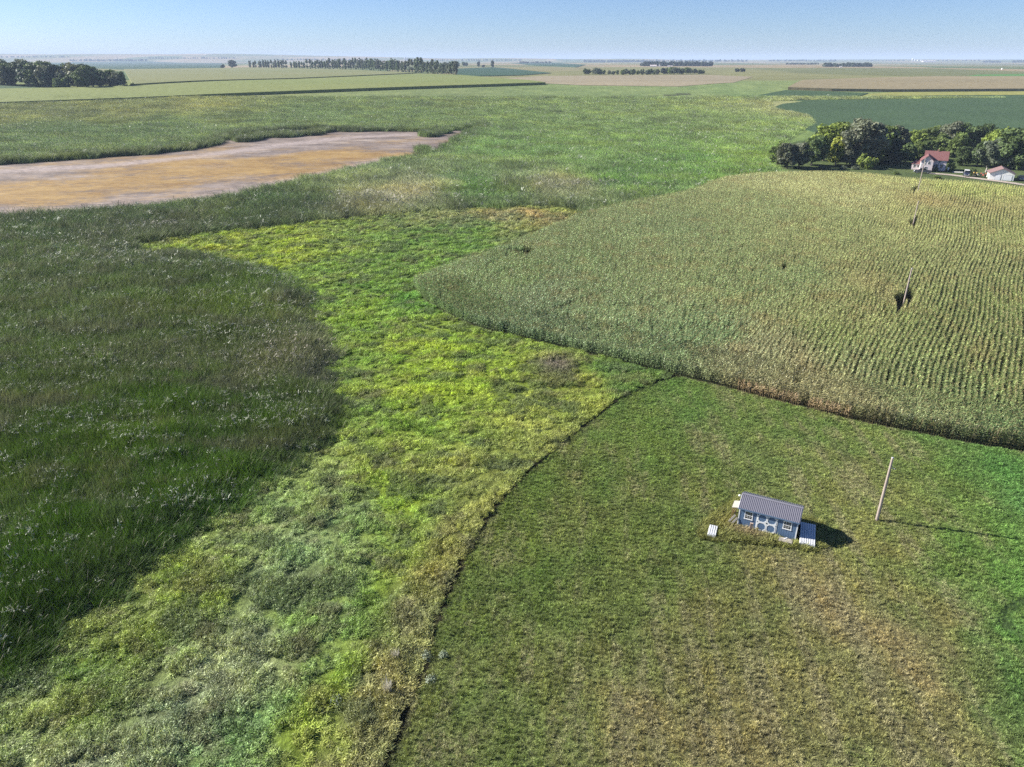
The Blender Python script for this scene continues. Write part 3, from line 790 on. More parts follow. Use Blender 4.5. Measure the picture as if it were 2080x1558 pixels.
keep = (~inmud | isl | (md + wob < 1.0) & (Y > 250))
pool = polydist(X, Y, gp([(360, 265), (420, 262), (480, 260), (560, 263), (600, 258)])) < 2.2 + wob * .25
chan = polydist(X, Y, gp([(600, 275), (760, 246), (900, 235), (1000, 227), (1110, 215), (1250, 205), (1400, 190)])) < 3.2
_bd = polydist(X, Y, smooth_line(WET_LOW, 2))
keep &= ~((_bd < 4.5) & (rng.random(len(X)) > .25 + .75 * sstep(0, 4.5, _bd + (fbm(X / 2, Y / 2, 92, 2) - .5) * 3)))
chan |= polydist(X, Y, gp([(-100, 326), (0, 320), (100, 314), (240, 303), (340, 294), (440, 287)])) < 3.0
for (px, py, rx, ry) in ((330, 279, 26, 2.5), (82, 296, 14, 2.2), (720, 243, 16, 1.6), (205, 252, 22, 2), (560, 250, 30, 1.8), (980, 205, 26, 1.2), (1120, 190, 30, 1.2)):
    cx, cy = g(px, py); pool |= ((X - cx) / (mpp(px, py) * rx)) ** 2 + ((Y - cy) / (.5 * abs(g(px, py - ry)[1] - g(px, py + ry)[1]))) ** 2 < 1
keep &= ~pool & ~chan
keep &= ~inpoly(X, Y, CORN_POLY) & ~inpoly(X, Y, WET_POLY) & ~inpoly(X, Y, MOWN_POLY)
X, Y, s = X[keep], Y[keep], s[keep]
n = len(X)
mdk = md[keep]; islk = isl[keep]
T = MARSH(X, Y) * np.array((.97, 1.08, .84)) * (1 + sstep(150, 260, Y)[:, None] * np.array((1.15, .95, 1.05)))  # tint raised with range, standing in for sun grazing the far reed tops
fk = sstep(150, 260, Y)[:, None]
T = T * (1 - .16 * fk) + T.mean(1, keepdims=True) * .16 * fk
T = T * (1 + (.6 - .4 * fk) * (fbm(X / 2.2, Y / 2.2, 62, 3) - .5)[:, None]) * (1 + .5 * (fbm(X / 14, Y / 10, 63, 3) - .5)[:, None])
lodge = sstep(.57, .64, fbm(X / 6.5, Y / 2.6, 64, 4)) * (1 - sstep(150, 240, Y) * .6)
lodge = np.maximum(lodge, .6 * sstep(.6, .7, fbm(X / 16, Y / 9, 65, 4)))
lodge = lodge * (1 - .75 * sstep(70, 45, Y))
T = T * (1 - .8 * lodge[:, None]) + np.array((.15, .165, .115)) * .8 * lodge[:, None]  # lodged reeds tinted paler, standing in for reflected sun and sky
yl = sstep(.5, .7, fbm(X / 20, Y / 14, 66, 3))[:, None]
T = T * (1 + yl * np.array((.16, .1, -.05)))
hv = .6 + .75 * fbm(X / 5, Y / 4, 67, 3) + .15 * rng.random(n)
near_edge = polydist(X, Y, smooth_line(WET_LOW, 1))
hv *= .45 + .55 * sstep(0, 6, near_edge)
bank = np.maximum(np.exp(-(mdk / 5.0) ** 2) * (Y > 262), islk * 1.0)          # bank reeds: taller, slightly deeper green, tint darkened further for their shaded faces
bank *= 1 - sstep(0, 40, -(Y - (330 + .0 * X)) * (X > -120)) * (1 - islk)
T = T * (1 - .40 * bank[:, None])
hv = hv * (1 + .6 * bank)
S = np.stack([s * (.9 + .3 * rng.random(n)), s * (.9 + .3 * rng.random(n)), hv * s ** .18 * np.where(Y > 170, .9, 1)], -1)
la = .12 + .6 * lodge * (.5 + rng.random(n) * .5)
az = .2 + rng.normal(0, .5, n)
rot = np.stack([np.zeros(n), la, az], -1)
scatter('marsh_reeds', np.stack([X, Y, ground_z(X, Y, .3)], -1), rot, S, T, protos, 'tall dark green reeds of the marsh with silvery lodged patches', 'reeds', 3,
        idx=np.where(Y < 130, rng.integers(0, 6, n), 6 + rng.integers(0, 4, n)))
# pale flecks: bent leaf bits painted light for glints on lodged streaks, plus dead patches
fl = [proto('reed_fleck', [mound(rng, 14, .40, .16, .078) + (0,), blades(rng, 4, .3, .3, .5, .06, 1.6, .9, 2, .5) + (0,)], [LM_FLECK]) for _ in range(4)]
st = sstep(.53, .60, fbm(X / 7.5, Y / 2.2, 64, 4)) + .8 * sstep(.55, .7, fbm(X / 3.0, Y / 1.4, 68, 3)) * sstep(.5, .6, fbm(X / 16, Y / 10, 69, 2))
patch = np.zeros(n)
for (px, py, rx, ry, k_) in ((600, 720, 110, 70, .9), (300, 740, 190, 30, .5), (800, 412, 140, 16, 1.0), (320, 466, 50, 8, .9), (1150, 382, 120, 8, .7), (560, 650, 120, 40, .3), (300, 520, 130, 20, .25)):
    cx, cy = g(px, py); kx = mpp(px, py) * rx; ky = abs(g(px, py - ry)[1] - g(px, py + ry)[1]) / 2
    patch = np.maximum(patch, k_ * np.exp(-(((X - cx) / kx) ** 2 + ((Y - cy) / ky) ** 2)))
pf = np.clip(.045 + st * 1.0 * (1 - sstep(120, 230, Y) * .7) + patch * .9, 0, 1) * (1 - .35 * sstep(60, 40, Y))
sel = rng.random(n) < pf
Xf, Yf, zf, pk = X[sel], Y[sel], (ground_z(X, Y, .3) + 1.72 * S[:, 2] * np.cos(la))[sel], patch[sel]
m_ = len(Xf)
Tf = np.array((.34, .36, .29)) * (1 - pk[:, None]) + np.array((.34, .30, .25)) * pk[:, None]
Tf = Tf * (.6 + .7 * rng.random(m_))[:, None]
sf = s[sel] * (.7 + .6 * rng.random(m_))
scatter('pale_reed_flecks', np.stack([Xf + rng.normal(0, .3, m_), Yf + rng.normal(0, .3, m_), zf - .35], -1), np.stack([rng.normal(0, .3, m_), .3 + rng.normal(0, .3, m_), rng.random(m_) * 6.28], -1), np.stack([sf, sf, np.ones(m_)], -1), Tf, fl, 'pale bent leaves over the marsh reeds, coloured for their glint', 'reed leaf flecks', 6)

# corn -------------------------------------------------------------
def corn_plant(rng, x0, y0, H, spread=2.0, turn=0.0):
    parts = []
    mb = MB(); mb.tube((x0, y0, 0), (x0 + rng.normal(0, .03), y0 + rng.normal(0, .03), H * .93), .016, .009, 3, caps=False)
    parts.append((np.array(mb.V), mb.F, np.full(len(mb.V), .45), 0))
    a0 = rng.random() * math.pi
    nl = 11
    V = []; F = []; A = []
    for k in range(nl):
        zb = H * (.18 + .72 * k / nl)
        az = (math.pi if k % 2 else 0) + turn + rng.normal(0, spread)
        L = .60 * (1 - .45 * abs(k / nl - .45)) * (.85 + .3 * rng.random())
        px, py, pz = x0, y0, zb
        v = rng.random(); wd = .115
        ang0 = .45 + .25 * rng.random(); bd = 1.25 + .9 * rng.random()
        b0 = len(V)
        for j in range(5):
            t = j / 4
            hw = wd * (.5 + 1.2 * t if t < .35 else .95 * (1 - (t - .35) / .65) + .04) / 2
            V.append((px - math.sin(az) * hw, py + math.cos(az) * hw, pz)); V.append((px + math.sin(az) * hw, py - math.cos(az) * hw, pz)); A += [v, v]
            an = ang0 + bd * t
            px += math.cos(az) * math.sin(an) * L / 4; py += math.sin(az) * math.sin(an) * L / 4; pz += math.cos(an) * L / 4
        for j in range(4): F.append((b0 + 2 * j, b0 + 2 * j + 1, b0 + 2 * j + 3, b0 + 2 * j + 2))
    parts.append((np.array(V), F, np.array(A), 0))
    tv, tf, ta = blades(rng, 5, .02, .22, .34, .028, .9, .4, 2, .5, z0=H * .93)
    tv[:, 0] += x0; tv[:, 1] += y0
    parts.append((tv, tf, ta, 1))
    return parts
def corn_seg(rng, spread, turn=0.0, L=1.0, k=5):
    p = []
    for i in range(k):
        p += corn_plant(rng, (i + .5) / k * L - L / 2 + rng.normal(0, .03), rng.normal(0, .03), 1.85 + .5 * rng.random(), spread, turn)
    return p
protos = [proto('corn_row_piece', corn_seg(rng, .6 if q_ < 6 else .8, 0 if q_ < 6 else math.pi / 2), [LM_CORN, LM_TASSEL]) for q_ in range(12)]
rd = np.array((.545, .838)); rd = rd / np.hypot(*rd); rn = np.array((rd[1], -rd[0]))
SPC = .66
poles_px = [(1781, 1056), (1834, 622), (1853, 463), (1863, 394)]
poles = [g(*p) for p in poles_px]
corners = CORN_POLY
u = corners @ rn; v = corners @ rd
us = np.arange(u.min() - 10, u.max() + 10, SPC); vs_ = np.arange(v.min() - 10, v.max() + 10, .95)
U, Vv = np.meshgrid(us, vs_)
U = U.ravel(); Vv = Vv.ravel() + rng.random(U.size) * .2
disp = .5 * np.sin(Vv / 23.0) + .35 * np.sin(Vv / 9.0 + U / 15)
for i, (px, py) in enumerate(poles[1:]):
    pu = px * rn[0] + py * rn[1]; pv = px * rd[0] + py * rd[1]
    left = np.where(U < pu, np.exp(-np.maximum(pu - U, 0) / 9.0), 0)
    disp -= 1.9 * left * np.exp(-((Vv - pv + 1) / 5.0) ** 2)
def rowpt(U, Vv, D): return rn[0] * (U + D) + rd[0] * Vv, rn[1] * (U + D) + rd[1] * Vv
X, Y = rowpt(U, Vv, disp)
X2, Y2 = rowpt(U, Vv + .5, disp + .25 / 23 * np.cos(Vv / 23))
e = 1e-2
ang = np.full(U.size, math.atan2(rd[1], rd[0]))
E0 = np.vstack([CORN_EXT[1:2], smooth_line(np.vstack([CORN_FRONT, CORN_BACK[:4]]), 2)])
ed = polydist(X, Y, E0)
HEAD = 8.6
k1 = inpoly(X, Y, CORN_POLY) & ((ed > HEAD) | ((Y > E0[-1, 1] + .3) & (X > E0[-1, 0] - 6)))
# headland rows run along the edge of the field
hx, hy, ha = [], [], []
seglen = np.hypot(*np.diff(E0, axis=0).T); cum = np.concatenate([[0], np.cumsum(seglen)])
tt = np.arange(0, cum[-1], .95)
ex = np.interp(tt, cum, E0[:, 0]); ey = np.interp(tt, cum, E0[:, 1])
def sm(a, k=5):
    ap = np.pad(a, k, mode='edge'); return np.convolve(ap, np.ones(2 * k + 1) / (2 * k + 1), 'valid')
tx = sm(np.gradient(ex)); ty = sm(np.gradient(ey)); tl = np.hypot(tx, ty) + 1e-9; tx /= tl; ty /= tl
for r in range(11):
    off = .25 + r * .80
    for sgn in (1,):
        cx_, cy_ = ex + ty * off, ey - tx * off
        d_ = polydist(cx_, cy_, E0)
        okp = inpoly(cx_, cy_, CORN_POLY) & (d_ > off - .3)
        hx.append(cx_[okp]); hy.append(cy_[okp]); ha.append(np.arctan2(ty, tx)[okp])
hx = np.concatenate(hx); hy = np.concatenate(hy); ha = np.concatenate(ha)
print('headland pts', len(hx))
X = np.concatenate([X[k1], hx]); Y = np.concatenate([Y[k1], hy]); ang = np.concatenate([ang[k1], ha]); hd = np.concatenate([np.zeros(k1.sum(), bool), np.ones(len(hx), bool)])
ed = polydist(X, Y, CORN_EDGE)
gap = np.zeros(len(X), bool)
def ell(cx, cy, a, bb):
    dx, dy = X - cx, Y - cy
    return ((dx * rd[0] + dy * rd[1]) / a) ** 2 + ((dx * rn[0] + dy * rn[1]) / bb) ** 2 < 1
gap |= ell(poles[1][0] + rd[0] * 1.2 + .1, poles[1][1] + rd[1] * 1.2, 6.0, .72) | ell(poles[2][0] - .6, poles[2][1], 3.2, 1.0) | ell(poles[3][0], poles[3][1], 3.0, .9)
gx, gy = g(1589, 546, 1.2); gap |= ell(gx, gy, 2.6, .7)
for pts in ([(1960, 398), (1998, 392)], [(1880, 408), (1960, 410), (2010, 412)], ):
    gap |= polydist(X, Y, gp(pts, 1.5)) < .7
for pts in ([(985, 543), (1045, 515), (1100, 498)], [(1000, 562), (1060, 545), (1150, 540)], [(1110, 640), (1170, 615), (1240, 600)]):
    gap |= (polydist(X, Y, gp(pts, 1.2)) < .5) & (fbm(X / 2, Y / 2, 8, 2) > .42)
rnd = rng.random(len(X))
gap |= (rnd < .012)
okm = ~gap & (Y < 330)
X, Y, ang, ed, hd = X[okm], Y[okm], ang[okm], ed[okm], hd[okm]
n = len(X)
T = CORNC(X, Y)
T = T * (.82 + .36 * fbm(X / 4, Y / 4, 72, 3))[:, None]
T = T * (.7 + .6 * rng.random(n))[:, None] * np.array((.93, 1.0, 1.06))
og = sstep(.62, .74, fbm(X / 3.5, Y / 3.5, 73, 3))[:, None] * .28 * sstep(.12, .17, T[:, :1])
T = T * (1 - og) + np.array((.36, .25, .10)) * og
dryedge = (np.exp(-(polydist(X, Y, gp([(1500, 792), (1560, 808), (1640, 829), (1720, 850)])) / .8) ** 2) * .5)[:, None]
T = T * (1 - dryedge) + np.array((.38, .28, .15)) * dryedge
hs = .9 + .18 * fbm(X / 6, Y / 6, 74, 3) + .05 * rng.random(n)
hs = hs * (1 - .35 * dryedge[:, 0])
# the first edge row towards the viewer is built plant by plant below
fd = polydist(X, Y, smooth_line(CORN_FRONT, 2))
front = (fd < .55) & (X > g(1500, 795)[0]) & (X < g(2095, 920)[0])
lineX, lineY, lineA, lineD = X[front], Y[front], ang[front], dryedge[front, 0]
kk = ~front
X, Y, ang, hs, T = X[kk], Y[kk], ang[kk], hs[kk], T[kk]
n = len(X)
rot = np.stack([rng.normal(0, .05, n), rng.normal(0, .05, n), ang + rng.integers(0, 2, n) * math.pi], -1)
S = np.stack([np.ones(n), np.ones(n), hs], -1)
scatter('corn_crop', np.stack([X, Y, ground_z(X, Y, .15)], -1), rot, S, T, protos, 'field of tasselled corn in long curving rows', 'corn', 4,
        idx=rng.integers(0, 6, n) + np.where(hd[kk] & (np.hypot(X - g(880, 585)[0], Y - g(880, 585)[1]) > 20), 6, 0))

# corn plants of the nearest edge row, one by one ----------------------
cp = [proto('corn_plant', corn_plant(rng, 0, 0, 2.1 + .06 * i), [leafmat('corn_edge_leaf_%s' % 'abcd'[i], base=(.145 + .02 * i, .175, .085), trans=.32, rough=.42, spec=.35, vlo=.65, vhi=1.35),
      leafmat('corn_edge_tassel_%s' % 'abcd'[i], base=(.34, .28, .15), trans=.2)]) for i in range(4)]
cpd = [proto('corn_plant', corn_plant(rng, 0, 0, 1.5 + .1 * i), [leafmat('dry_corn_leaf_%s' % 'ab'[i], base=(.42, .32, .19), trans=.3, spec=.2), leafmat('dry_corn_tassel_%s' % 'ab'[i], base=(.3, .2, .12))]) for i in range(2)]
ordr = np.argsort(lineX)
made = 0
for i in ordr:
    for dt in (-.36, -.12, .12, .36):
        if made >= 300: break
        px, py = lineX[i] + math.cos(lineA[i]) * dt, lineY[i] + math.sin(lineA[i]) * dt
        dry_p = lineD[i] > .3
        src = (cpd if dry_p else cp)[rng.integers(0, 2 if dry_p else 4)]
        o = src.copy(); o.name = 'corn_plant'; link(o)
        o.location = (px, py, float(ground_z(np.array([px]), np.array([py]), .15)[0]))
        o.rotation_euler = (rng.normal(0, .06), rng.normal(0, .06), rng.random() * 6.28)
        if dry_p: tag(o, 'short dry orange brown corn plant in the edge row above the meadow', 'corn plant', 'dry corn plants in the edge row')
        else: tag(o, 'green corn plant in the edge row facing the mown meadow', 'corn plant', 'green corn plants in the edge row')
        made += 1
print('edge corn', made)

# ------------------------------------------------------------------ trees
def crown_mesh(rng, kind):
    """crown of leaf sprays for a tree one unit tall"""
    if kind == 'broad': nc, nl, rx, zc, rz, cr, ls = 52, 80, .34, .54, .42, .125, .038
    elif kind == 'wide': nc, nl, rx, zc, rz, cr, ls = 58, 78, .44, .52, .42, .13, .040
    elif kind == 'tall': nc, nl, rx, zc, rz, cr, ls = 50, 76, .25, .53, .45, .10, .032
    elif kind == 'poplar': nc, nl, rx, zc, rz, cr, ls = 34, 48, .115, .53, .46, .075, .034
    elif kind == 'cone': nc, nl, rx, zc, rz, cr, ls = 40, 60, .24, .5, .48, .085, .030
    else: nc, nl, rx, zc, rz, cr, ls = 26, 60, .52, .48, .45, .20, .075
    V = []; A = []; F = []
    for c in range(nc):
        while True:
            d = rng.normal(size=3); d /= np.linalg.norm(d)
            rr = .45 + .6 * rng.random() ** .6
            p = d * rr
            if kind == 'cone':
                t = rng.random() ** 1.3; az = rng.random() * 6.283
                p = np.array([math.cos(az) * (1 - t), math.sin(az) * (1 - t), t * 2 - 1])
            if p[2] > -.92: break
        cen = np.array([p[0] * rx, p[1] * rx, zc + p[2] * rz])
        k = cr * (.65 + .7 * rng.random())
        cv = rng.random()
        dd = rng.normal(size=(nl, 3)); dd /= np.linalg.norm(dd, axis=1)[:, None]
        pos = cen + dd * k * (.35 + .65 * rng.random((nl, 1)) ** .5) * np.array([1, 1, .8])
        nrm = dd + rng.normal(0, .55, (nl, 3)) + np.array([0, 0, .35]); nrm /= np.linalg.norm(nrm, axis=1)[:, None]
        tmp = rng.normal(size=(nl, 3)); t1 = np.cross(nrm, tmp); t1 /= np.linalg.norm(t1, axis=1)[:, None]; t2 = np.cross(nrm, t1)
        sz = ls * (.6 + .8 * rng.random((nl, 1)))
        b0 = len(A)
        q = np.stack([pos - t1 * sz, pos - t2 * sz * .6, pos + t1 * sz, pos + t2 * sz * .6], 1).reshape(-1, 3)
        V.append(q); vv = np.clip(.6 * cv + .4 * rng.random(nl), 0, 1); A += list(np.repeat(vv, 4))
        F += [(b0 + 4 * i, b0 + 4 * i + 1, b0 + 4 * i + 2, b0 + 4 * i + 3) for i in range(nl)]
    return np.concatenate(V), F, np.array(A)

def trunk_mb(rng, kind):
    mb = MB()
    r = {'poplar': .016, 'bush': .02, 'cone': .02, 'tall': .022}.get(kind, .026)
    top = .75 if kind in ('poplar', 'cone', 'tall') else .5
    bend = rng.normal(0, .012, 2)
    pts = [(0, 0, -.03), (bend[0], bend[1], top * .4), (bend[0] * 2.2, bend[1] * 2, top)]
    mb.tube(pts[0], pts[1], r * 1.25, r * .85, 7); mb.tube(pts[1], pts[2], r * .85, r * .35, 7)
    if kind != 'bush' and kind != 'cone':
        for i in range(6):
            az = i * 1.05 + rng.random(); z = top * (.35 + .1 * i)
            L = (.1 if kind == 'poplar' else .24) * (.8 + .4 * rng.random())
            b0 = Vector((bend[0] * 1.4, bend[1] * 1.4, z))
            mb.tube(b0, b0 + Vector((math.cos(az) * L * .8, math.sin(az) * L * .8, L * .75)), r * .5, r * .15, 5)
    return mb

bark = wood('bark', (.10, .08, .06), (.19, .16, .13), 12)
bark_pale = wood('pale_bark', (.28, .26, .23), (.42, .39, .35), 12)
tr_rng = np.random.default_rng(21)
TREES = {}
def tree_src(kind, var, colname, base, bk=None):
    key = (kind, var, colname)
    if key not in TREES:
        if ('mat', colname) not in TREES:
            TREES[('mat', colname)] = leafmat('foliage_' + colname, base=base, trans=.3, rough=.55, spec=.2, vlo=.45, vhi=1.55)
        if ('c', kind, var) not in TREES:
            TREES[('c', kind, var)] = crown_mesh(tr_rng, kind)
        V, F, A = TREES[('c', kind, var)]
        crown = mesh_obj('crown', V, F, TREES[('mat', colname)], attrs={'var': ('FLOAT', A)}, do_link=False)
        mbt = trunk_mb(tr_rng, kind)
        trunk = mesh_obj('trunk', mbt.V, mbt.F, bk or bark, do_link=False)
        TREES[key] = (trunk, crown)
    return TREES[key]
GREEN = {'dark': (.105, .150, .055), 'mid': (.140, .190, .055), 'lime': (.215, .275, .060), 'grey': (.150, .165, .110), 'blue': (.065, .095, .065), 'gold': (.27, .30, .06), 'sage': (.15, .18, .12), 'pop': (.12, .155, .085)}
def tree(name, x, ybase, ytop, kind, col, label, group=None, wide=1.0, back=0.0, cat='tree', bk=None):
    X, Y = g(x, ybase)
    k = mpp(x, ybase)
    H = max(1.0, (ybase - ytop) * k * 1.02)
    tk, cw = tree_src(kind, int(tr_rng.integers(0, 3)), col, GREEN[col], bk)
    root = empty(name, (X, Y, float(hz(X, Y)) - .05), float(tr_rng.random() * 6.28))
    root.scale = (H * wide * (.92 + .16 * tr_rng.random()), H * wide, H)
    for src in (tk, cw):
        c = src.copy(); c.name = src.name.split('.')[0]; link(c, root)
    tag(root, label, cat, group)
    return root

GRP = 'trees of the farmyard grove'
grove = [
 (1578, 338, 290, 'tall', 'mid', 'slim green tree at the left tip of the farmyard grove'),
 (1598, 342, 292, 'broad', 'grey', 'grey green tree at the left front corner of the grove'),
 (1622, 341, 290, 'broad', 'grey', 'second grey green tree from the left front corner of the grove'),
 (1648, 336, 278, 'broad', 'dark', 'dark round tree in front of the lime green crowns, left in the grove'),
 (1672, 326, 258, 'broad', 'lime', 'tall lime green tree rising at the left part of the grove'),
 (1690, 324, 254, 'broad', 'lime', 'tall lime green tree just left of the tallest grey tree'),
 (1697, 335, 279, 'tall', 'gold', 'narrow yellowing tree in front of the lime green crowns'),
 (1730, 337, 252, 'tall', 'grey', 'grey leaved tree on the left side of the tallest tree'),
 (1748, 334, 246, 'broad', 'grey', 'tallest grey leaved tree standing above the rest of the grove'),
 (1756, 342, 311, 'bush', 'lime', 'small round lime green tree at the front beside the lawn'),
 (1788, 322, 259, 'broad', 'mid', 'green tree just right of the tallest grey tree'),
 (1780, 330, 282, 'wide', 'lime', 'yellow green tree behind the small round tree'),
 (1812, 334, 286, 'cone', 'blue', 'dark conifer standing at the front left of the house lawn'),
 (1812, 322, 260, 'broad', 'grey', 'grey green tree behind the dark conifer'),
 (1846, 312, 264, 'wide', 'lime', 'broad yellow green crown behind the pale house, left of its roof'),
 (1862, 328, 290, 'broad', 'mid', 'mid green tree close behind the low porch of the house'),
 (1838, 331, 292, 'broad', 'dark', 'shaded dark tree at the left of the house porch'),
 (1890, 308, 263, 'wide', 'mid', 'mid green crown directly behind the red roof'),
 (1924, 304, 250, 'broad', 'grey', 'tall grey green tree behind the right end of the red roof'),
 (1912, 318, 276, 'broad', 'mid', 'leafy green tree touching the back of the red roofed house'),
 (1942, 325, 274, 'broad', 'mid', 'green tree just right of the red roofed house'),
 (1960, 305, 254, 'broad', 'dark', 'dark green tall tree between house and garage'),
 (1987, 306, 254, 'broad', 'dark', 'dark round crown above the yellow tractor'),
 (1955, 336, 300, 'wide', 'dark', 'low dark spreading tree right of the house lawn'),
 (1984, 338, 290, 'broad', 'dark', 'dark tree behind the yellow tractor'),
 (2008, 340, 284, 'wide', 'sage', 'sage green tree just left of the garage roof'),
 (2030, 332, 259, 'wide', 'lime', 'large yellow topped tree behind the garage'),
 (2052, 342, 268, 'wide', 'dark', 'large dark tree behind the right half of the garage roof'),
 (2034, 342, 292, 'wide', 'sage', 'sage green lower tree behind the middle of the garage'),
 (2074, 344, 276, 'wide', 'dark', 'dark tree at the right edge beside the garage'),
 (2096, 340, 284, 'wide', 'mid', 'green tree cut by the right edge beside the dark blue car'),
]
for (x, yb, yt, kd, col, lb) in grove:
    tree('broadleaf_tree' if kd not in ('cone',) else 'conifer_tree', x, yb, yt, kd, col, lb, GRP, wide=1.12 if kd != 'bush' else 1.0)
for (x, yb, yt, kd, col) in [(1640, 318, 282, 'broad', 'mid'), (1662, 312, 270, 'broad', 'dark'), (1712, 316, 268, 'broad', 'dark'), (1765, 312, 268, 'broad', 'mid'), (1830, 308, 265, 'broad', 'mid'), (1866, 302, 262, 'wide', 'lime'), (1905, 299, 258, 'wide', 'mid'), (1940, 300, 258, 'broad', 'mid'), (1972, 299, 258, 'wide', 'mid'), (2004, 304, 264, 'broad', 'dark'), (2060, 322, 272, 'wide', 'dark'), (1880, 326, 288, 'broad', 'dark'), (1798, 318, 276, 'wide', 'dark'), (1930, 318, 280, 'wide', 'dark'), (2015, 322, 272, 'broad', 'mid')]:
    tree('broadleaf_tree', x, yb, yt, kd, col, 'tree in the back of the farmyard grove, mostly hidden by the front trees', 'back trees of the farmyard grove', 1.1)
tree('bush', 1973, 353, 341, 'bush', 'dark', 'round dark bush between the blue van and the yellow tractor', cat='bush')
tree('bush', 1932, 345, 331, 'bush', 'gold', 'yellow green bush at the right corner of the house', cat='bush')
tree('bush', 1900, 348.5, 340, 'bush', 'dark', 'dark bush against the shaded front wall of the house', cat='bush')
tree('bush', 1820, 354, 348, 'bush', 'mid', 'low green bush on the lawn left of the grey pickup', cat='bush', wide=1.6)
tree('bush', 1903, 363, 356, 'bush', 'mid', 'low weedy bush beside the corn below the driveway', cat='bush', wide=1.7)
tree('bush', 1738, 344, 336, 'bush', 'sage', 'pale grey brush at the front of the grove left of the round tree', cat='bush', wide=1.6)
tree('bush', 1712, 344.5, 337, 'bush', 'sage', 'low pale brush in the middle front of the grove', cat='bush', wide=1.6)
tree('bush', 1668, 345, 338, 'bush', 'grey', 'grey brush under the dark trees at the grove front', cat='bush', wide=1.5)
tree('bush', 1548, 345, 331, 'bush', 'gold', 'yellow green bush just left of the grove tip', cat='bush', wide=1.3)
tree('bush', 1508, 350, 342, 'bush', 'mid', 'small green bush in the marsh edge left of the grove', cat='bush', wide=1.3)

WL = 'trees of the left woodlot'
for i, (x, yb, yt, kd) in enumerate([(-30, 172, 124, 'wide'), (8, 172, 126, 'broad'), (30, 173, 128, 'wide'), (52, 170, 126, 'broad'), (62, 175, 127, 'broad'), (78, 176, 134, 'broad'), (95, 172, 129, 'wide'), (96, 178, 138, 'broad'), (118, 178, 133, 'wide'), (140, 172, 131, 'wide'), (130, 181, 152, 'bush'), (158, 178, 130, 'wide'), (176, 176, 131, 'wide'), (170, 181, 140, 'broad'), (190, 178, 136, 'broad'), (20, 174, 142, 'bush'), (110, 179, 150, 'bush'), (205, 179, 146, 'broad'), (225, 178, 145, 'wide'), (240, 179, 150, 'broad')]):
    lb = {17: 'round tree just right of the tall woodlot block', 18: 'broad dark tree near the right end of the left woodlot', 10: 'low round pale tree at the front of the left woodlot'}.get(i, 'dark broadleaf tree in the dense left woodlot')
    tree('broadleaf_tree', x, yb, yt, kd, ('blue', 'dark', 'dark', 'grey')[i % 4], lb, WL, 1.15 if kd != 'bush' else .9)
tree('broadleaf_tree', 253, 179, 147, 'tall', 'dark', 'thin tall tree at the right end of the left woodlot', WL, .7)
tree('broadleaf_tree', 271, 177.5, 169, 'bush', 'dark', 'small lone tree just right of the left woodlot')
tree('broadleaf_tree', 473, 138.5, 122, 'wide', 'blue', 'round dark tree in the gap left of the poplar row')
tree('broadleaf_tree', 453, 139, 131, 'bush', 'blue', 'small bushy tree left of the round tree by the poplar row')

pr_rng = np.random.default_rng(5)
basep = [(508, 139.5), (720, 142.5), (860, 150.5), (926, 155.5)]
px_ = np.concatenate([np.arange(510, 700, 5.2), np.arange(700, 926, 4.6)])
for i, x in enumerate(px_):
    yb = np.interp(x, [p[0] for p in basep], [p[1] for p in basep])
    if 585 < x < 592: continue
    hgt = np.interp(x, [508, 560, 640, 720, 800, 926], [15, 17, 17, 22, 25, 28]) * (.82 + .3 * pr_rng.random())
    first, last = i == 0, i == len(px_) - 1
    lb = 'first poplar at the far left end of the long windbreak' if first else 'last and nearest poplar at the right end of the long windbreak' if last else 'grey green poplar in the long windbreak row on the horizon'
    tree('poplar_tree', x + pr_rng.normal(0, .8), yb, yb - hgt, 'poplar', ('pop', 'pop', 'grey', 'dark')[pr_rng.integers(0, 4)], lb, 'poplars of the long windbreak', 1.05)
for (x, yb, yt, kd) in [(860, 146, 128, 'broad'), (885, 143, 128, 'broad'), (905, 139, 127, 'broad'), (918, 137, 127, 'broad'), (930, 136, 126.5, 'broad'), (942, 135, 126.5, 'broad'), (948, 135, 127.5, 'broad')]:
    tree('broadleaf_tree', x, yb, yt, kd, 'dark', 'dark tree in the second row behind the end of the windbreak', 'second row behind the windbreak', 1.1)
tree('conifer_tree', 972, 136.5, 125, 'tall', 'blue', 'narrow dark tree, left one of the three lone trees past the windbreak')
tree('broadleaf_tree', 982, 136.5, 131.5, 'bush', 'blue', 'small bush between the two narrow lone trees')
tree('conifer_tree', 1000, 137.5, 124, 'tall', 'blue', 'tallest narrow dark tree, right one of the three lone trees')
BG = 'trees of the low belt by the stubble'
for i in range(30):
    x = 1188 + i * 8.3 + pr_rng.normal(0, 1.5)
    yb = np.interp(x, [1186, 1260, 1430], [151.5, 153, 150.5]) + pr_rng.normal(0, .5) - (i % 3) * .6
    if 1246 < x < 1250: continue
    hh = np.interp(x, [1186, 1300, 1370, 1430], [10.5, 9.5, 13, 9]) * (.8 + .4 * pr_rng.random())
    tree('broadleaf_tree', x, yb, yb - hh, ('broad', 'wide', 'bush')[i % 3], ('dark', 'mid', 'sage', 'blue')[i % 4], 'first tree at the left end of the low belt by the stubble' if i == 0 else 'bushy tree in the low belt behind the pinkish stubble', BG, 1.15 if i % 3 < 2 else .85)
tree('broadleaf_tree', 1497, 146, 138.5, 'bush', 'blue', 'left one of two small round trees past the low belt')
tree('broadleaf_tree', 1508, 146, 138, 'bush', 'blue', 'right one of two small round trees past the low belt')
tree('broadleaf_tree', 1920, 159, 156, 'bush', 'dark', 'tiny bush clump before the green crop strip at right', cat='bush')

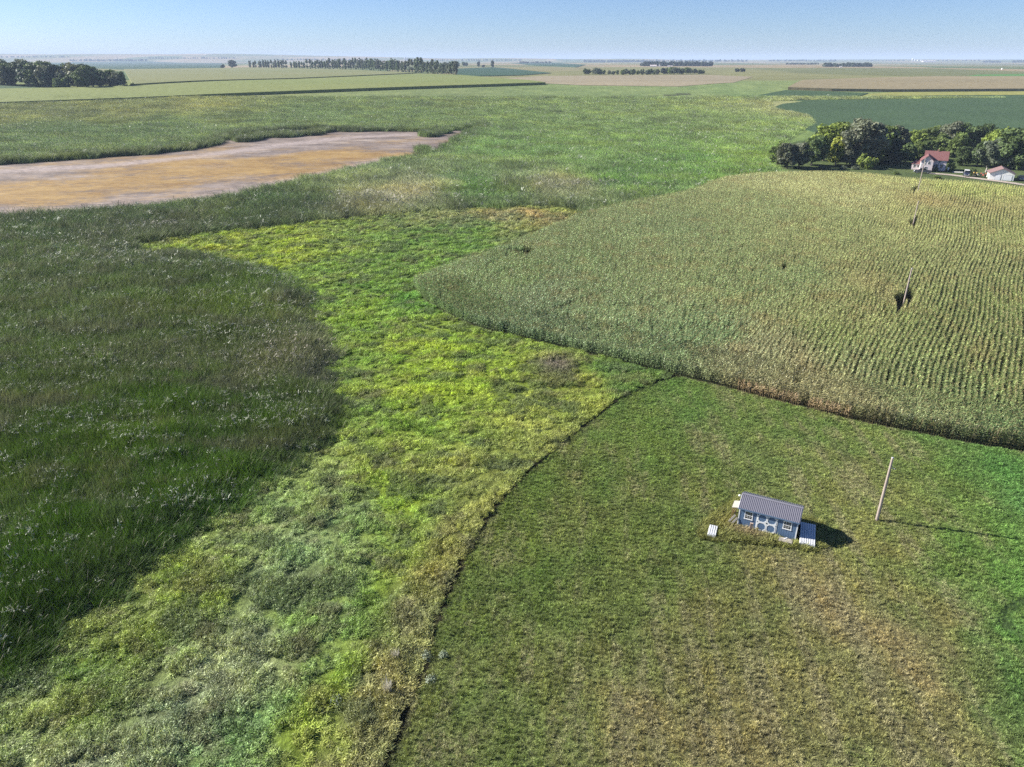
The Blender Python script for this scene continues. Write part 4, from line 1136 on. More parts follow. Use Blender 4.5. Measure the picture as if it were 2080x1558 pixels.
# far woods that read as one mass each
def far_wood(x0, x1, yb, hpx, nn, label, rows=2):
    rg = np.random.default_rng(int(x0) + 7)
    V0, F0, A0 = TREES[('c', 'broad', [k[2] for k in TREES if k[0] == 'c' and k[1] == 'broad'][0])]
    sub = F0[::9]
    V = []; F = []; b = 0
    for i in range(nn):
        x = x0 + (x1 - x0) * (i + rg.random()) / nn; y = yb - rg.random() * .5 * (rows - 1)
        X, Y = g(x, y); H = hpx * mpp(x, y) * (.7 + .5 * rg.random())
        vv = np.array([V0[j] for f in sub for j in f])
        vv = (vv - [0, 0, .5]) * np.array([1.5, 1.5, 1.2]) + [0, 0, .5]
        a = rg.random() * 6.28
        vv = np.stack([vv[:, 0] * math.cos(a) - vv[:, 1] * math.sin(a), vv[:, 0] * math.sin(a) + vv[:, 1] * math.cos(a), vv[:, 2]], -1)
        vv = np.where(np.arange(len(vv))[:, None] >= 0, vv, vv)
        # leaves drawn larger so that the far crown closes
        q = vv.reshape(-1, 4, 3); cq = q.mean(1, keepdims=True); q = cq + (q - cq) * 2.6
        vv = q.reshape(-1, 3) * H + [X, Y, float(hz(X, Y))]
        V.append(vv); F += [(b + 4 * j, b + 4 * j + 1, b + 4 * j + 2, b + 4 * j + 3) for j in range(len(sub))]; b += len(vv)
    V = np.concatenate(V)
    o = mesh_obj('far_wood', V, F, FARLEAF, attrs={'var': ('FLOAT', np.repeat(rg.random(len(V) // 4), 4))})
    tag(o, label, 'wood', kind='stuff')
FARLEAF = leafmat('far_foliage', base=(.055, .08, .04), trans=.25)
far_wood(1303, 1446, 134.8, 7.5, 60, 'dark wood around the pale farm roofs on the right horizon')
far_wood(1185, 1330, 126.6, 4, 50, 'long dark wood on the horizon left of the farm wood')
far_wood(1330, 1520, 125.5, 3.5, 46, 'bluish wood along the horizon behind the farm wood')
far_wood(1672, 1770, 136, 6.5, 40, 'dark isolated wood block on the right horizon plain')
far_wood(1595, 1662, 131.5, 3, 24, 'thin wood line left of the isolated wood block')
far_wood(1560, 1700, 125, 2.8, 36, 'thin bluish wood strip on the far right horizon')
far_wood(1995, 2032, 127.5, 3.5, 14, 'small dark wood near the right edge of the horizon')
far_wood(2055, 2110, 127.5, 4, 18, 'dark wood cut by the right edge on the horizon')
far_wood(1055, 1120, 129, 3.5, 18, 'sparse trees along the low dark rise right of centre')
far_wood(140, 300, 124.5, 3.5, 40, 'hazy line of trees above the left bean field')
far_wood(560, 760, 122.5, 2.6, 44, 'hazy tree line on the horizon above the poplars')
far_wood(880, 1060, 123.5, 2.6, 40, 'hazy tree line on the horizon right of the poplars')
far_wood(0, 140, 117.0, 2.6, 30, 'hazy tree line along the far left ridge')
far_wood(300, 480, 119.5, 2.6, 36, 'hazy tree line along the middle of the far ridge')
far_wood(1760, 1990, 124.3, 2.2, 40, 'very faint tree line below the horizon at right')

# far farm buildings
m_white = solid('white_paint', (.78, .78, .76), .5, var=.05, dirt=(.6, .58, .54))
m_grain = solid('concrete_silo', (.55, .55, .54), .7)
def far_shed(name, x, y, wpx, hpx, label, cat, roofc):
    X, Y = g(x, y); k = mpp(x, y); W, Hh = wpx * k, hpx * k
    r = empty(name, (X, Y, float(hz(X, Y))), R(-12))
    mb = MB(); mb.box(-W / 2, W / 2, 0, W * .4, 0, Hh * .6); mb.build('wall', m_white, r)
    mb = MB(); mb.prism([(-W * .02, Hh * .6), (W * .2, Hh), (W * .42, Hh * .6)], 'x', -W * .52, W * .52); mb.build('roof', roofc, r)
    tag(r, label, cat)
m_paleroof = solid('pale_roof', (.7, .6, .58), .5)
far_shed('barn', 1327, 135.3, 13, 3.2, 'long pale roofed barn before the right horizon wood', 'barn', m_paleroof)
far_shed('barn', 1339.5, 135.3, 3, 3.4, 'small pale shed just right of the long pale barn', 'shed', m_paleroof)
far_shed('barn', 1361, 135.6, 10, 2.0, 'low pale barn right of the long pale barn', 'barn', m_paleroof)
far_shed('barn', 1708, 137.2, 5, 2.0, 'tiny pale barn in front of the isolated wood block', 'barn', m_paleroof)
far_shed('barn', 1888, 125.8, 24, 2.4, 'long pale hall beside the far white silos', 'hall', m_paleroof)
for (x, wd, hp, lb) in [(1853, 3, 5.5, 'tallest white silo left in the far silo group'), (1858, 2.2, 4.2, 'white silo second from left in the far silo group'), (1864, 3.2, 3.2, 'low white silo third in the far silo group'), (1871, 3.2, 3.0, 'low white silo at the right of the far silo group')]:
    X, Y = g(x, 124.5); k = mpp(x, 124.5)
    r = empty('silo', (X, Y, float(hz(X, Y))))
    MB().tube((0, 0, 0), (0, 0, hp * k * .86), wd * k / 2, n=16).build('barrel', m_grain, r)
    MB().tube((0, 0, hp * k * .86), (0, 0, hp * k), wd * k / 2, wd * k * .12, n=16).build('roof', m_white, r)
    tag(r, lb, 'silo', 'far silo group')
X, Y = g(2035, 141.5); k = mpp(2035, 141.5)
r = empty('grain_bin', (X, Y, float(hz(X, Y))))
MB().tube((0, 0, 0), (0, 0, 2.2 * k), 1.4 * k, n=16).build('barrel', m_white, r)
MB().tube((0, 0, 2.2 * k), (0, 0, 3.2 * k), 1.45 * k, .2 * k, n=16).build('roof', m_white, r)
tag(r, 'small white grain bin standing alone at the far right', 'grain bin')
X, Y = g(824, 122.9); k = mpp(824, 122.9)
r = empty('grain_elevator', (X, Y, float(hz(X, Y))), R(20))
for (a, bb, hh) in ((-1.6, .2, 6.0), (.2, 2.0, 4.2), (3.0, 5.0, 5.2), (-3.0, -1.6, 3.2), (5.0, 6.4, 3.4)):
    MB().box(a * k, bb * k, -k, k, 0, hh * k).build('tower', m_grain, r)
tag(r, 'hazy grain elevator with stepped towers on the horizon', 'grain elevator')
X, Y = g(240, 122.5); k = mpp(240, 122.5)
r = empty('lattice_mast', (X, Y, float(hz(X, Y))))
for (a, bb) in ((-.9, -.9), (.9, -.9), (0, .9)):
    MB().tube((a * k * .6, bb * k * .6, 0), (0, 0, 6.5 * k), .12 * k, .1 * k, 5).build('leg', m_grain, r)
MB().box(-.4 * k, .4 * k, -.2 * k, .2 * k, 5.4 * k, 6.4 * k).build('antenna', m_grain, r)
tag(r, 'hazy mast standing on the horizon above the left woodlot', 'mast')

# ------------------------------------------------------------------ the blue shed
m_blue = solid('blue_siding', (.10, .165, .275), .6, var=.12, scale=5, dirt=(.085, .135, .215))
m_trim = solid('white_trim', (.78, .79, .80), .5, var=.05, scale=6, dirt=(.62, .62, .6))
m_roof = solid('grey_metal_roof', (.215, .21, .25), .42, metal=.25, spec=.5, var=.06, scale=2)
m_glass = solid('dark_glass', (.02, .022, .025), .08, spec=.7, var=.1)
m_black = solid('black_iron', (.02, .02, .02), .5)
m_oldwood = wood('weathered_wood', (.30, .27, .23), (.46, .42, .37))
m_brownwood = wood('brown_wood', (.18, .10, .055), (.28, .17, .10))
m_pinkwood = wood('pale_pine', (.42, .31, .24), (.52, .40, .32))
sx, sy = shed_o
SZ = float(ground_z(np.array([sx + 2.5]), np.array([sy]), .22)[0])
shed = empty('garden_shed', (sx, sy, SZ), SHED_RZ)
tag(shed, 'blue garden shed with white doors and grey ribbed metal roof', 'shed')
SL, SDp, SE, SR = 4.9, 2.6, 2.02, 2.62
bo = MB()
bw = .205
def boards(mb, L, fn, hfn):
    x = 0
    while x < L - .01:
        x1 = min(L, x + bw - .014)
        fn(mb, x, x1, hfn((x + x1) / 2)); x += bw
MB().box(.02, SL - .02, .02, SDp - .02, .1, SE - .02).build('core', m_blue, shed)
w = MB(); boards(w, SL, lambda mb, a, c, hh: mb.box(a, c, -.012, .02, .12, hh), lambda t: SE); w.build('front_siding', m_blue, shed)['kind'] = 'stuff'
w = MB(); boards(w, SL, lambda mb, a, c, hh: mb.box(a, c, SDp - .02, SDp + .012, .12, hh), lambda t: SE); w.build('back_siding', m_blue, shed)['kind'] = 'stuff'
gab = lambda t: SE + (SR - SE) * (1 - abs(t - SDp / 2) / (SDp / 2)) - .05
w = MB(); boards(w, SDp, lambda mb, a, c, hh: mb.box(-.012, .02, a, c, .12, hh), gab); w.build('left_siding', m_blue, shed)['kind'] = 'stuff'
w = MB(); boards(w, SDp, lambda mb, a, c, hh: mb.box(SL - .02, SL + .012, a, c, .12, hh), gab); w.build('right_siding', m_blue, shed)['kind'] = 'stuff'
for x in (.15, 1.6, 3.2, 4.6):
    MB().box(x, x + .12, .02, SDp - .02, -.08, .1).build('skid', m_brownwood, shed)
for (cx, cy) in ((-.03, -.03), (SL - .06, -.03), (-.03, SDp - .06), (SL - .06, SDp - .06)):
    MB().box(cx, cx + .09, cy, cy + .09, .1, SE - .01).build('corner_trim', m_trim, shed)
ov, eo = .17, .12
for sgn in (0, 1):
    pts = [(-ov, SE - (SR - SE) * ov / (SDp / 2) + .03), (SDp / 2 + .01, SR + .04)]
    if sgn: pts = [(SDp - p[0], p[1]) for p in pts]
    (ya, za), (yb_, zb_) = pts
    mb = MB(); mb.prism([(ya, za), (yb_, zb_), (yb_, zb_ + .03), (ya, za + .03)], 'x', -eo, SL + eo)
    sl = mb.build('roof_slope', m_roof, shed)
    rib = MB(); x = -eo + .02
    while x < SL + eo - .03:
        rib.prism([(ya, za + .03), (yb_, zb_ + .03), (yb_, zb_ + .062), (ya, za + .062)], 'x', x, x + .045); x += .152
    rib.build('roof_ribs', m_roof, sl)['kind'] = 'stuff'
mb = MB(); mb.prism([(SDp / 2 - .14, SR + .05), (SDp / 2, SR + .115), (SDp / 2 + .14, SR + .05), (SDp / 2, SR + .09)], 'x', -eo - .01, SL + eo + .01); mb.build('ridge_cap', m_roof, shed)
for xx in (-eo - .022, SL + eo + .002):
    for sgn in (0, 1):
        y0_, y1_ = (-ov, SDp / 2) if not sgn else (SDp + ov, SDp / 2)
        z0_ = SE - (SR - SE) * ov / (SDp / 2)
        MB().prism([(y0_, z0_ - .07), (y1_, SR - .06), (y1_, SR + .04), (y0_, z0_ + .03)], 'x', xx, xx + .02).build('bargeboard', m_trim, shed)
MB().box(-eo, SL + eo, -ov - .02, -ov, SE - .13, SE - .02).build('fascia', m_blue, shed)
# double door: white frame leaves with eight-sided blue panels
DX0, DX1, DZ0, DZ1 = 1.60, 3.18, .16, 1.86
mid_ = (DX0 + DX1) / 2
MB().box(DX0 - .09, DX1 + .09, -.03, -.013, DZ1, DZ1 + .10).build('door_head', m_trim, shed)
for a, c in ((DX0 - .09, DX0 - .005), (DX1 + .005, DX1 + .09)):
    MB().box(a, c, -.03, -.013, DZ0, DZ1).build('door_jamb', m_trim, shed)
for k_, (a, c) in enumerate(((DX0, mid_ - .006), (mid_ + .006, DX1))):
    d = MB().box(a, c, -.026, -.014, DZ0, DZ1).build('door', m_blue, shed)
    W_ = c - a
    for (z0_, z1_) in ((DZ0, (DZ0 + DZ1) / 2), ((DZ0 + DZ1) / 2, DZ1)):
        # frame: square ring with an eight-sided opening
        o_ = .075; ch = .17
        outer = [(a, z0_), (c, z0_), (c, z1_), (a, z1_)]
        i0, i1, j0, j1 = a + o_, c - o_, z0_ + o_, z1_ - o_
        octo = [(i0 + ch, j0), (i1 - ch, j0), (i1, j0 + ch), (i1, j1 - ch), (i1 - ch, j1), (i0 + ch, j1), (i0, j1 - ch), (i0, j0 + ch)]
        V = []; F = []
        for y_ in (-.043, -.026):
            V += [(p[0], y_, p[1]) for p in outer] + [(p[0], y_, p[1]) for p in octo]
        def ring(b0, flip):
            fs = [(0, 1, 5, 4), (1, 6, 5), (1, 2, 7, 6), (2, 8, 7), (2, 3, 9, 8), (3, 10, 9), (3, 0, 11, 10), (0, 4, 11)]
            return [tuple(b0 + i for i in (f[::-1] if flip else f)) for f in fs]
        F += ring(0, False) + ring(12, True)
        for i in range(4): F.append((i, (i + 1) % 4, 12 + (i + 1) % 4, 12 + i))
        for i in range(8): F.append((4 + i, 4 + (i + 1) % 8, 16 + (i + 1) % 8, 16 + i))
        mb = MB(); mb.add(V, F); mb.build('door_frame', m_trim, d)
    hx_ = a if k_ == 0 else c
    for zz in (DZ0 + .12, (DZ0 + DZ1) / 2, DZ1 - .12):
        MB().box(hx_ - .02 - (.03 if k_ else .0), hx_ + .02 + (0 if k_ else .03), -.052, -.044, zz - .03, zz + .03).build('hinge', m_black, d)
    MB().box((c - .05) if k_ == 0 else (a + .02), (c - .02) if k_ == 0 else (a + .05), -.06, -.044, 1.0, 1.12).build('handle', m_black, d)
for cx in (.83, 4.08):
    wz0, wz1, ww = 1.02, 1.72, .29
    fr = MB()
    fr.box(cx - ww - .07, cx + ww + .07, -.035, -.013, wz1, wz1 + .08); fr.box(cx - ww - .09, cx + ww + .09, -.05, -.013, wz0 - .08, wz0)
    fr.box(cx - ww - .07, cx - ww, -.035, -.013, wz0, wz1); fr.box(cx + ww, cx + ww + .07, -.035, -.013, wz0, wz1)
    wf = fr.build('window', m_trim, shed)
    MB().box(cx - ww, cx + ww, -.018, -.0125, wz0, wz1).build('pane', m_glass, wf)
    mu = MB(); mu.box(cx - ww, cx + ww, -.03, -.018, (wz0 + wz1) / 2 - .025, (wz0 + wz1) / 2 + .025)
    mu.build('meeting_rail', m_trim, wf)
    mu = MB()
    for dx in (-.097, .097): mu.box(cx + dx - .009, cx + dx + .009, -.024, -.018, wz0, wz1)
    for dz in (.25, .75): mu.box(cx - ww, cx + ww, -.024, -.018, wz0 + (wz1 - wz0) * dz - .009, wz0 + (wz1 - wz0) * dz + .009)
    mu.build('muntin', m_trim, wf)

def SP(x, y, z=0):
    v = Matrix.Rotation(SHED_RZ, 3, 'Z') @ Vector((x, y, z)); return (sx + v.x, sy + v.y, SZ + v.z)
# lean-to board canopy at the left gable
r = empty('board_canopy', SP(-.1, .35), SHED_RZ)
MB().obox((-.30, .5, 1.66), .62, 1.15, .05, (0, R(-12), 0)).build('roof_board', solid('pale_plywood', (.42, .39, .33), .7, dirt=(.3, .27, .22)), r)
for yy in (0.0, 1.0):
    MB().box(-.56, -.50, yy - .03, yy + .03, -.05, 1.58).build('post', m_brownwood, r)
MB().obox((-.34, .55, .8), .03, 1.0, .5, (0, 0, 0)).build('back_board', m_brownwood, r)
tag(r, 'pale board canopy on brown posts at the left gable of the shed', 'canopy')
for k_, (dx, dy, ln, lb) in enumerate(((-.62, -.1, 1.25, 'grey plank leaning at the left corner of the shed, outer one'), (-.34, -.18, 1.05, 'grey plank leaning at the left corner of the shed, inner one'))):
    o = MB().obox((0, 0, 0), .16, .035, ln, (0, 0, 0)).build('leaning_plank', m_oldwood)
    o.location = SP(dx, dy, ln * .42); o.rotation_euler = (R(-14), R(32), SHED_RZ)
    tag(o, lb, 'plank')
r = empty('roof_lamp', SP(-eo - .1, 1.3, 2.35), SHED_RZ)
MB().tube((.1, 0, 0), (-.08, 0, .05), .02, n=6).build('bracket', m_trim, r)
MB().tube((-.08, 0, .1), (-.13, 0, -.03), .05, .1, n=10).build('lamp_shade', m_trim, r)
tag(r, 'small white lamp on the left gable under the shed ridge', 'lamp')
o = MB().box(-.13, .13, -.06, .06, -.1, 1.0).build('wooden_post', m_pinkwood, bevel=.01)
o.location = SP(1.22, -.38); o.rotation_euler = (R(6), 0, SHED_RZ + R(8)); tag(o, 'short pinkish wooden post standing left of the shed doors', 'post')

m_rib = solid('white_ribbed_plastic', (.62, .63, .65), .45, var=.06, scale=4, dirt=(.5, .49, .46))
def ribbed(name, Lx, Ly, Hh, ribs, mat, loc, rz, label, cat, legs=False):
    r = empty(name, loc, rz)
    MB().box(-Lx / 2, Lx / 2, -Ly / 2, Ly / 2, 0, Hh).build('body', mat, r, bevel=.02)
    for i in range(ribs):
        x = -Lx / 2 + Lx * (i + .5) / ribs
        MB().box(x - Lx / ribs * .3, x + Lx / ribs * .3, -Ly / 2 + .02, Ly / 2 - .02, Hh + .001, Hh + .045).build('rib', mat, r)
    tag(r, label, cat); return r
bx, by = g(1447, 1083)
ribbed('dock_section', .72, 1.45, .34, 4, m_rib, (bx, by, SZ), R(-22), 'small white ribbed dock section lying in the weeds left of the shed', 'dock section')
bx, by = g(1638, 1089)
dk = ribbed('dock_section', 1.25, 3.2, .42, 7, m_rib, (bx - .02, by - .18, SZ), R(-22), 'large pale ribbed dock section half in the shed shadow', 'dock section')
r = empty('wooden_crate', (*g(1594.5, 1103), SZ), R(-24))
for i in range(4):
    MB().box(-.55, .55, -.3 + i * .152, -.3 + i * .152 + .14, .30, .335).build('plank', m_oldwood, r)
MB().box(-.53, .53, -.28, .29, .02, .298).build('body', m_oldwood, r)
tag(r, 'low weathered wooden crate in front of the right shed window', 'crate')
o = MB().obox((0, 0, 0), .35, .02, .12, (0, 0, 0)).build('paint_scrap', m_rib); o.location = (*g(1594.5, 1100), SZ + .36); o.rotation_euler = (R(80), 0, .4)
tag(o, 'small white scrap lying on top of the wooden crate', 'scrap')

# unmown weeds around the shed
protos = [proto('weed_clump', [blades(rng, 80, .34, .25, .70, .04, 1.3, .5, 3, .5) + (0,)], [LM]) for _ in range(5)]
P = jgrid(WEED_POLY, .27, rng); X, Y = P[:, 0], P[:, 1]
lx = (X - sx) * math.cos(SHED_RZ) + (Y - sy) * math.sin(SHED_RZ); ly = -(X - sx) * math.sin(SHED_RZ) + (Y - sy) * math.cos(SHED_RZ)
in_shed = (lx > -.15) & (lx < SL + .15) & (ly > -.2) & (ly < SDp + .2)
def inbox(cx, cy, a, wx, wy):
    dx, dy = X - cx, Y - cy
    return (np.abs(dx * math.cos(a) + dy * math.sin(a)) < wx) & (np.abs(-dx * math.sin(a) + dy * math.cos(a)) < wy)
obst = inbox(*g(1447, 1083), R(-22), .5, .85) | inbox(bx, by, R(-22), .75, 1.6) | inbox(*g(1594.5, 1103), R(-24), .7, .45) | ((lx > DX0 - .1) & (lx < DX1) & (ly > -.35) & (ly < 0))
keep = ~in_shed & ~obst
X, Y, lx, ly = X[keep], Y[keep], lx[keep], ly[keep]; n = len(X)
f = fbm(X / .9, Y / .9, 81, 3)[:, None]
T = np.array((.21, .22, .065)) * (.7 + .6 * f)
dry = np.exp(-(((lx - .9) / 1.6) ** 2 + ((ly + .75) / .55) ** 2))[:, None]
T = T * (1 - .85 * dry) + np.array((.36, .28, .18)) * .85 * dry
yg = np.exp(-(((lx + 1.1) / .8) ** 2 + ((ly + .2) / 1.0) ** 2))[:, None]
T = T * (1 - .6 * yg) + np.array((.24, .21, .05)) * .6 * yg
hh = (.6 + .6 * f[:, 0]) * np.where((ly > -.5) & (lx > 0), .8, 1)
scatter('tall_weeds', np.stack([X, Y, ground_z(X, Y, .22)], -1), np.stack([rng.normal(0, .12, n), rng.normal(0, .12, n), rng.random(n) * 6.28], -1), np.stack([np.ones(n), np.ones(n), hh], -1), T, protos, 'unmown green and straw coloured weeds around the blue shed', 'weeds', 5)

# grey-leaved bushes by the mown edge
sage_m = leafmat('sage_leaf', base=(.27, .32, .22), trans=.2)
dead_m = leafmat('dead_stalks', base=(.66, .62, .56), trans=.25)
for (x, y, rad, hh, mt, lb) in [(866, 1336, .42, .5, sage_m, 'left one of two pale sage bushes touching at the mown edge'), (901, 1333, .33, .45, sage_m, 'right one of two pale sage bushes touching at the mown edge'), (877, 1382, .42, .4, sage_m, 'lower pale sage bush just right of the mown edge'),
        (788, 1408, .45, 1.25, dead_m, 'upright tuft of whitish dead stalks left of the mown edge, lower one'), (802, 1340, .35, 1.0, dead_m, 'small tuft of whitish dead stalks above the larger dead tuft'), (685, 1428, .5, .5, sage_m, 'sage bush among yellow grass left of the dead stalks')]:
    up = mt is dead_m
    v, f, a = blades(rng, 170 if not up else 110, rad * (1 if not up else .5), hh * .5, hh, .05 if not up else .03, 1.5 if not up else .4, .6 if not up else .35, 3, .5)
    if not up: v, f, a = mound(rng, 260, rad * 1.15, hh * 1.2, .055)
    root = empty('sage_bush' if not up else 'dead_stalks', (*g(x, y), 0))
    X_, Y_ = g(x, y); root.location.z = float(ground_z(np.array([X_]), np.array([Y_]), .5)[0])
    mesh_obj('foliage' if not up else 'stalks', v, f, mt, root, attrs={'var': ('FLOAT', a)})
    tag(root, lb, 'bush' if not up else 'dead plant')

# ------------------------------------------------------------------ utility poles
m_pole = wood('pole_wood', (.26, .21, .18), (.40, .34, .30), 5)
m_grey = solid('galvanised', (.5, .51, .52), .4, metal=.6)
pinfo = [(6.55, 'bare wooden utility pole standing on the mown meadow by the shed'), (6.6, 'wooden utility pole in the dark gap of the corn'), (6.5, 'wooden utility pole in the middle of the far corn rows'), (10.6, 'tall utility pole with white lamp in front of the house')]
for i, ((px, py), (H, lb)) in enumerate(zip(poles, pinfo)):
    z0 = float(ground_z(np.array([px]), np.array([py]), .2)[0])
    r = empty('utility_pole', (px, py, z0), R(-28))
    MB().tube((0, 0, -.3), (0, 0, H), .15, .105, 10).build('post', m_pole, r)
    MB().tube((0, 0, H), (0, 0, H + .03), .11, .09, 10).build('cap', m_grey, r)
    if i == 0:
        MB().tube((.09, 0, H - 1.05), (.42, -.05, H - 1.02), .025, n=6).build('bracket', m_grey, r)
        MB().tube((.42, -.05, H - 1.06), (.42, -.05, H - .9), .045, n=8).build('insulator', m_black, r)
        MB().tube((.09, .03, H - .75), (.30, -.02, H - 1.02), .015, n=6).build('brace', m_grey, r)
    elif i < 3:
        MB().tube((.1, 0, H - .25), (.1, 0, H + .12), .03, n=6).build('insulator', m_grey, r)
    else:
        MB().tube((-.1, 0, H - 1.9), (-.75, 0, H - 1.7), .04, n=6).build('lamp_arm', m_grey, r)
        MB().tube((-.78, 0, H - 2.25), (-.78, 0, H - 1.55), .30, .17, n=10).build('lamp_head', m_white, r)
        MB().tube((.25, 0, H - 1.9), (.25, 0, H - 1.0), .2, n=10).build('transformer', m_grey, r)
    tag(r, lb, 'utility pole', 'utility poles in a line towards the house')

# ------------------------------------------------------------------ the farmhouse
m_sid = solid('pale_pink_siding', (.66, .57, .58), .6, var=.05, scale=2, dirt=(.55, .48, .48))
m_red = solid('red_metal_roof', (.185, .082, .078), .55, var=.14, scale=.9, dirt=(.15, .075, .07))
m_brown = solid('brown_shingles', (.20, .125, .12), .8, var=.15, scale=1.2)
AX = np.array((math.cos(R(-27)), math.sin(R(-27)))); AN = np.array((-AX[1], AX[0]))
A0_ = np.array(g(1891.4, 349.6))
hp0 = A0_ - AX * 4.0                     # left front corner of the wing
house = empty('farmhouse', (*hp0, float(hz(*hp0))), R(-27))
tag(house, 'pale two storey farmhouse with red roof in front of the trees', 'house')
def gable_block(x0, x1, y0, y1, ze, zr, axis, mat):
    """walls with gables; ridge along axis"""
    mb = MB()
    if axis == 'y':
        mb.prism([(x0, 0), (x1, 0), (x1, ze), ((x0 + x1) / 2, zr), (x0, ze)], 'y', y0, y1)
    else:
        mb.prism([(y0, 0), (y1, 0), (y1, ze), ((y0 + y1) / 2, zr), (y0, ze)], 'x', x0, x1)
    return mb
def roof_pair(x0, x1, y0, y1, ze, zr, axis, mat, parent, ov=.35, th=.12):
    a0, a1 = (x0, x1) if axis == 'y' else (y0, y1)
    b0, b1 = (y0, y1) if axis == 'y' else (x0, x1)
    mid = (a0 + a1) / 2; sl = (zr - ze) / (mid - a0)
    for s in (0, 1):
        e = a0 - ov if s == 0 else a1 + ov
        pr_ = [(e, ze - sl * ov + .02), (mid, zr + .02), (mid, zr + .02 + th), (e, ze - sl * ov + .02 + th)]
        MB().prism(pr_, axis, b0 - ov, b1 + ov).build('roof', mat, parent)
wl = gable_block(0, 4.0, 0, 6.4, 3.85, 5.7, 'y', m_sid).build('wing_wall', m_sid, house)
mw = gable_block(1.2, 8.6, 5.6, 11.4, 3.9, 6.6, 'x', m_sid).build('main_wall', m_sid, house)
roof_pair(0, 4.0, 0, 8.0, 3.85, 5.7, 'y', m_red, house)
roof_pair(1.2, 8.6, 5.6, 11.4, 3.9, 6.6, 'x', m_red, house)
pw = MB().box(-2.7, 1.18, 4.6, 8.6, 0, 2.15).build('porch_wall', m_sid, house)
mb = MB(); mb.add([(-3.0, 4.3, 2.1), (1.19, 4.3, 2.1), (1.19, 8.9, 2.1), (-3.0, 8.9, 2.1), (-1.4, 6.6, 3.3), (1.19, 6.6, 3.3)], [(0, 1, 5, 4), (1, 2, 5), (2, 3, 4, 5), (3, 0, 4), (0, 3, 2, 1)])
mb.build('porch_roof', m_red, house)
MB().box(4.9, 5.4, 8.2, 8.7, 6.2, 7.3).build('chimney', solid('chimney_brick', (.3, .16, .12)), house)
def win(x, z, w_, h_, y, parent):
    f = MB()
    f.box(x - w_ / 2 - .08, x + w_ / 2 + .08, y - .05, y - .003, z - .08, z); f.box(x - w_ / 2 - .08, x + w_ / 2 + .08, y - .05, y - .003, z + h_, z + h_ + .08)
    f.box(x - w_ / 2 - .08, x - w_ / 2, y - .05, y - .003, z, z + h_); f.box(x + w_ / 2, x + w_ / 2 + .08, y - .05, y - .003, z, z + h_)
    fo = f.build('window', m_trim, parent)
    MB().box(x - w_ / 2, x + w_ / 2, y - .02, y - .004, z, z + h_).build('pane', m_glass, fo)
    MB().box(x - w_ / 2, x + w_ / 2, y - .04, y - .021, z + h_ * .47, z + h_ * .53).build('meeting_rail', m_trim, fo)
for (x, z, w_, h_) in ((1.25, 2.75, .62, 1.0), (2.65, 2.75, .62, 1.0), (1.9, .9, .85, .85)): win(x, z, w_, h_, 0, house)
for (x, z, w_, h_) in ((-1.7, .85, .8, .9), (-.5, .85, .6, .9)): win(x, z, w_, h_, 4.6, house)
for (x, z, w_, h_) in ((5.6, 1.0, 1.0, 1.2), (7.2, 1.0, .8, 1.2), (6.3, 2.9, .7, .8)): win(x, z, w_, h_, 5.6, house)
MB().box(4.4, 5.0, 5.52, 5.597, .1, 2.0).build('door', solid('house_door', (.25, .2, .18)), house)
r = empty('gas_tank', (*(A0_ + AX * 5.6 + AN * 6.0), float(hz(*A0_))), R(-27))
MB().tube((0, 0, .5), (0, 0, 1.25), .34, .34, 12).build('tank', m_white, r); MB().tube((0, 0, 0), (0, 0, .5), .05, n=6).build('stand', m_grey, r)
tag(r, 'small white tank on a stand at the right corner of the house', 'tank')

# ------------------------------------------------------------------ the garage
gfl = np.array(g(2007.6, 364.9))
gar = empty('garage', (*gfl, float(hz(*gfl))), R(-27))
tag(gar, 'white two door garage with brown gable roof at right edge', 'garage')
GW, GD, GE, GR_ = 7.3, 7.6, 2.25, 3.85
gable_block(0, GW, 0, GD, GE, GR_, 'y', m_white).build('wall', m_white, gar)
roof_pair(0, GW, 0, GD, GE, GR_, 'y', m_brown, gar, .4)
m_door = solid('white_garage_door', (.80, .81, .83), .4, var=.03)
m_doortrim = solid('grey_door_trim', (.42, .43, .45), .6)  # one even grey for the frames around the garage doors
for (a, c) in ((1.75, 3.35), (4.15, 6.65)):
    d = MB().box(a, c, -.03, -.004, .02, 1.8).build('garage_door', m_door, gar)
    for k_ in range(4):
        MB().box(a + .04, c - .04, -.05, -.031, .05 + k_ * .44, .05 + k_ * .44 + .40).build('panel', m_door, d)
    f = MB(); f.box(a - .1, a - .002, -.06, -.003, 0, 1.8); f.box(c + .002, c + .1, -.06, -.003, 0, 1.8); f.box(a - .1, c + .1, -.06, -.003, 1.802, 1.9)
    f.build('door_frame', m_doortrim, gar)

# yard ground pieces
m_gravel = fieldmat('pale_gravel', (.36, .30, .25), (.46, .40, .34), .3, 2.5, .4)
m_concrete = solid('pale_concrete', (.55, .53, .50), .8)
drv = smooth_line(gp([(1888, 352.5), (1925, 355), (1960, 359.5), (2000, 365), (2040, 370), (2080, 376), (2140, 384)]), 2)
wdt = 1.7
tn = np.gradient(drv, axis=0); tn /= np.hypot(*tn.T)[:, None]; nr = np.stack([-tn[:, 1], tn[:, 0]], -1)
dv = np.vstack([drv + nr * wdt, (drv - nr * wdt)[::-1]])
sheet('driveway', dv, m_gravel, .14, 'pale gravel driveway between the house and the corn', 'driveway', 400)
cpad = gp([(1936, 349.2), (1956, 349.8), (1956, 351.6), (1934, 350.8)])
sheet('concrete_pad', cpad, m_concrete, .15, 'small pale concrete pad behind the blue van', 'concrete pad', 400)

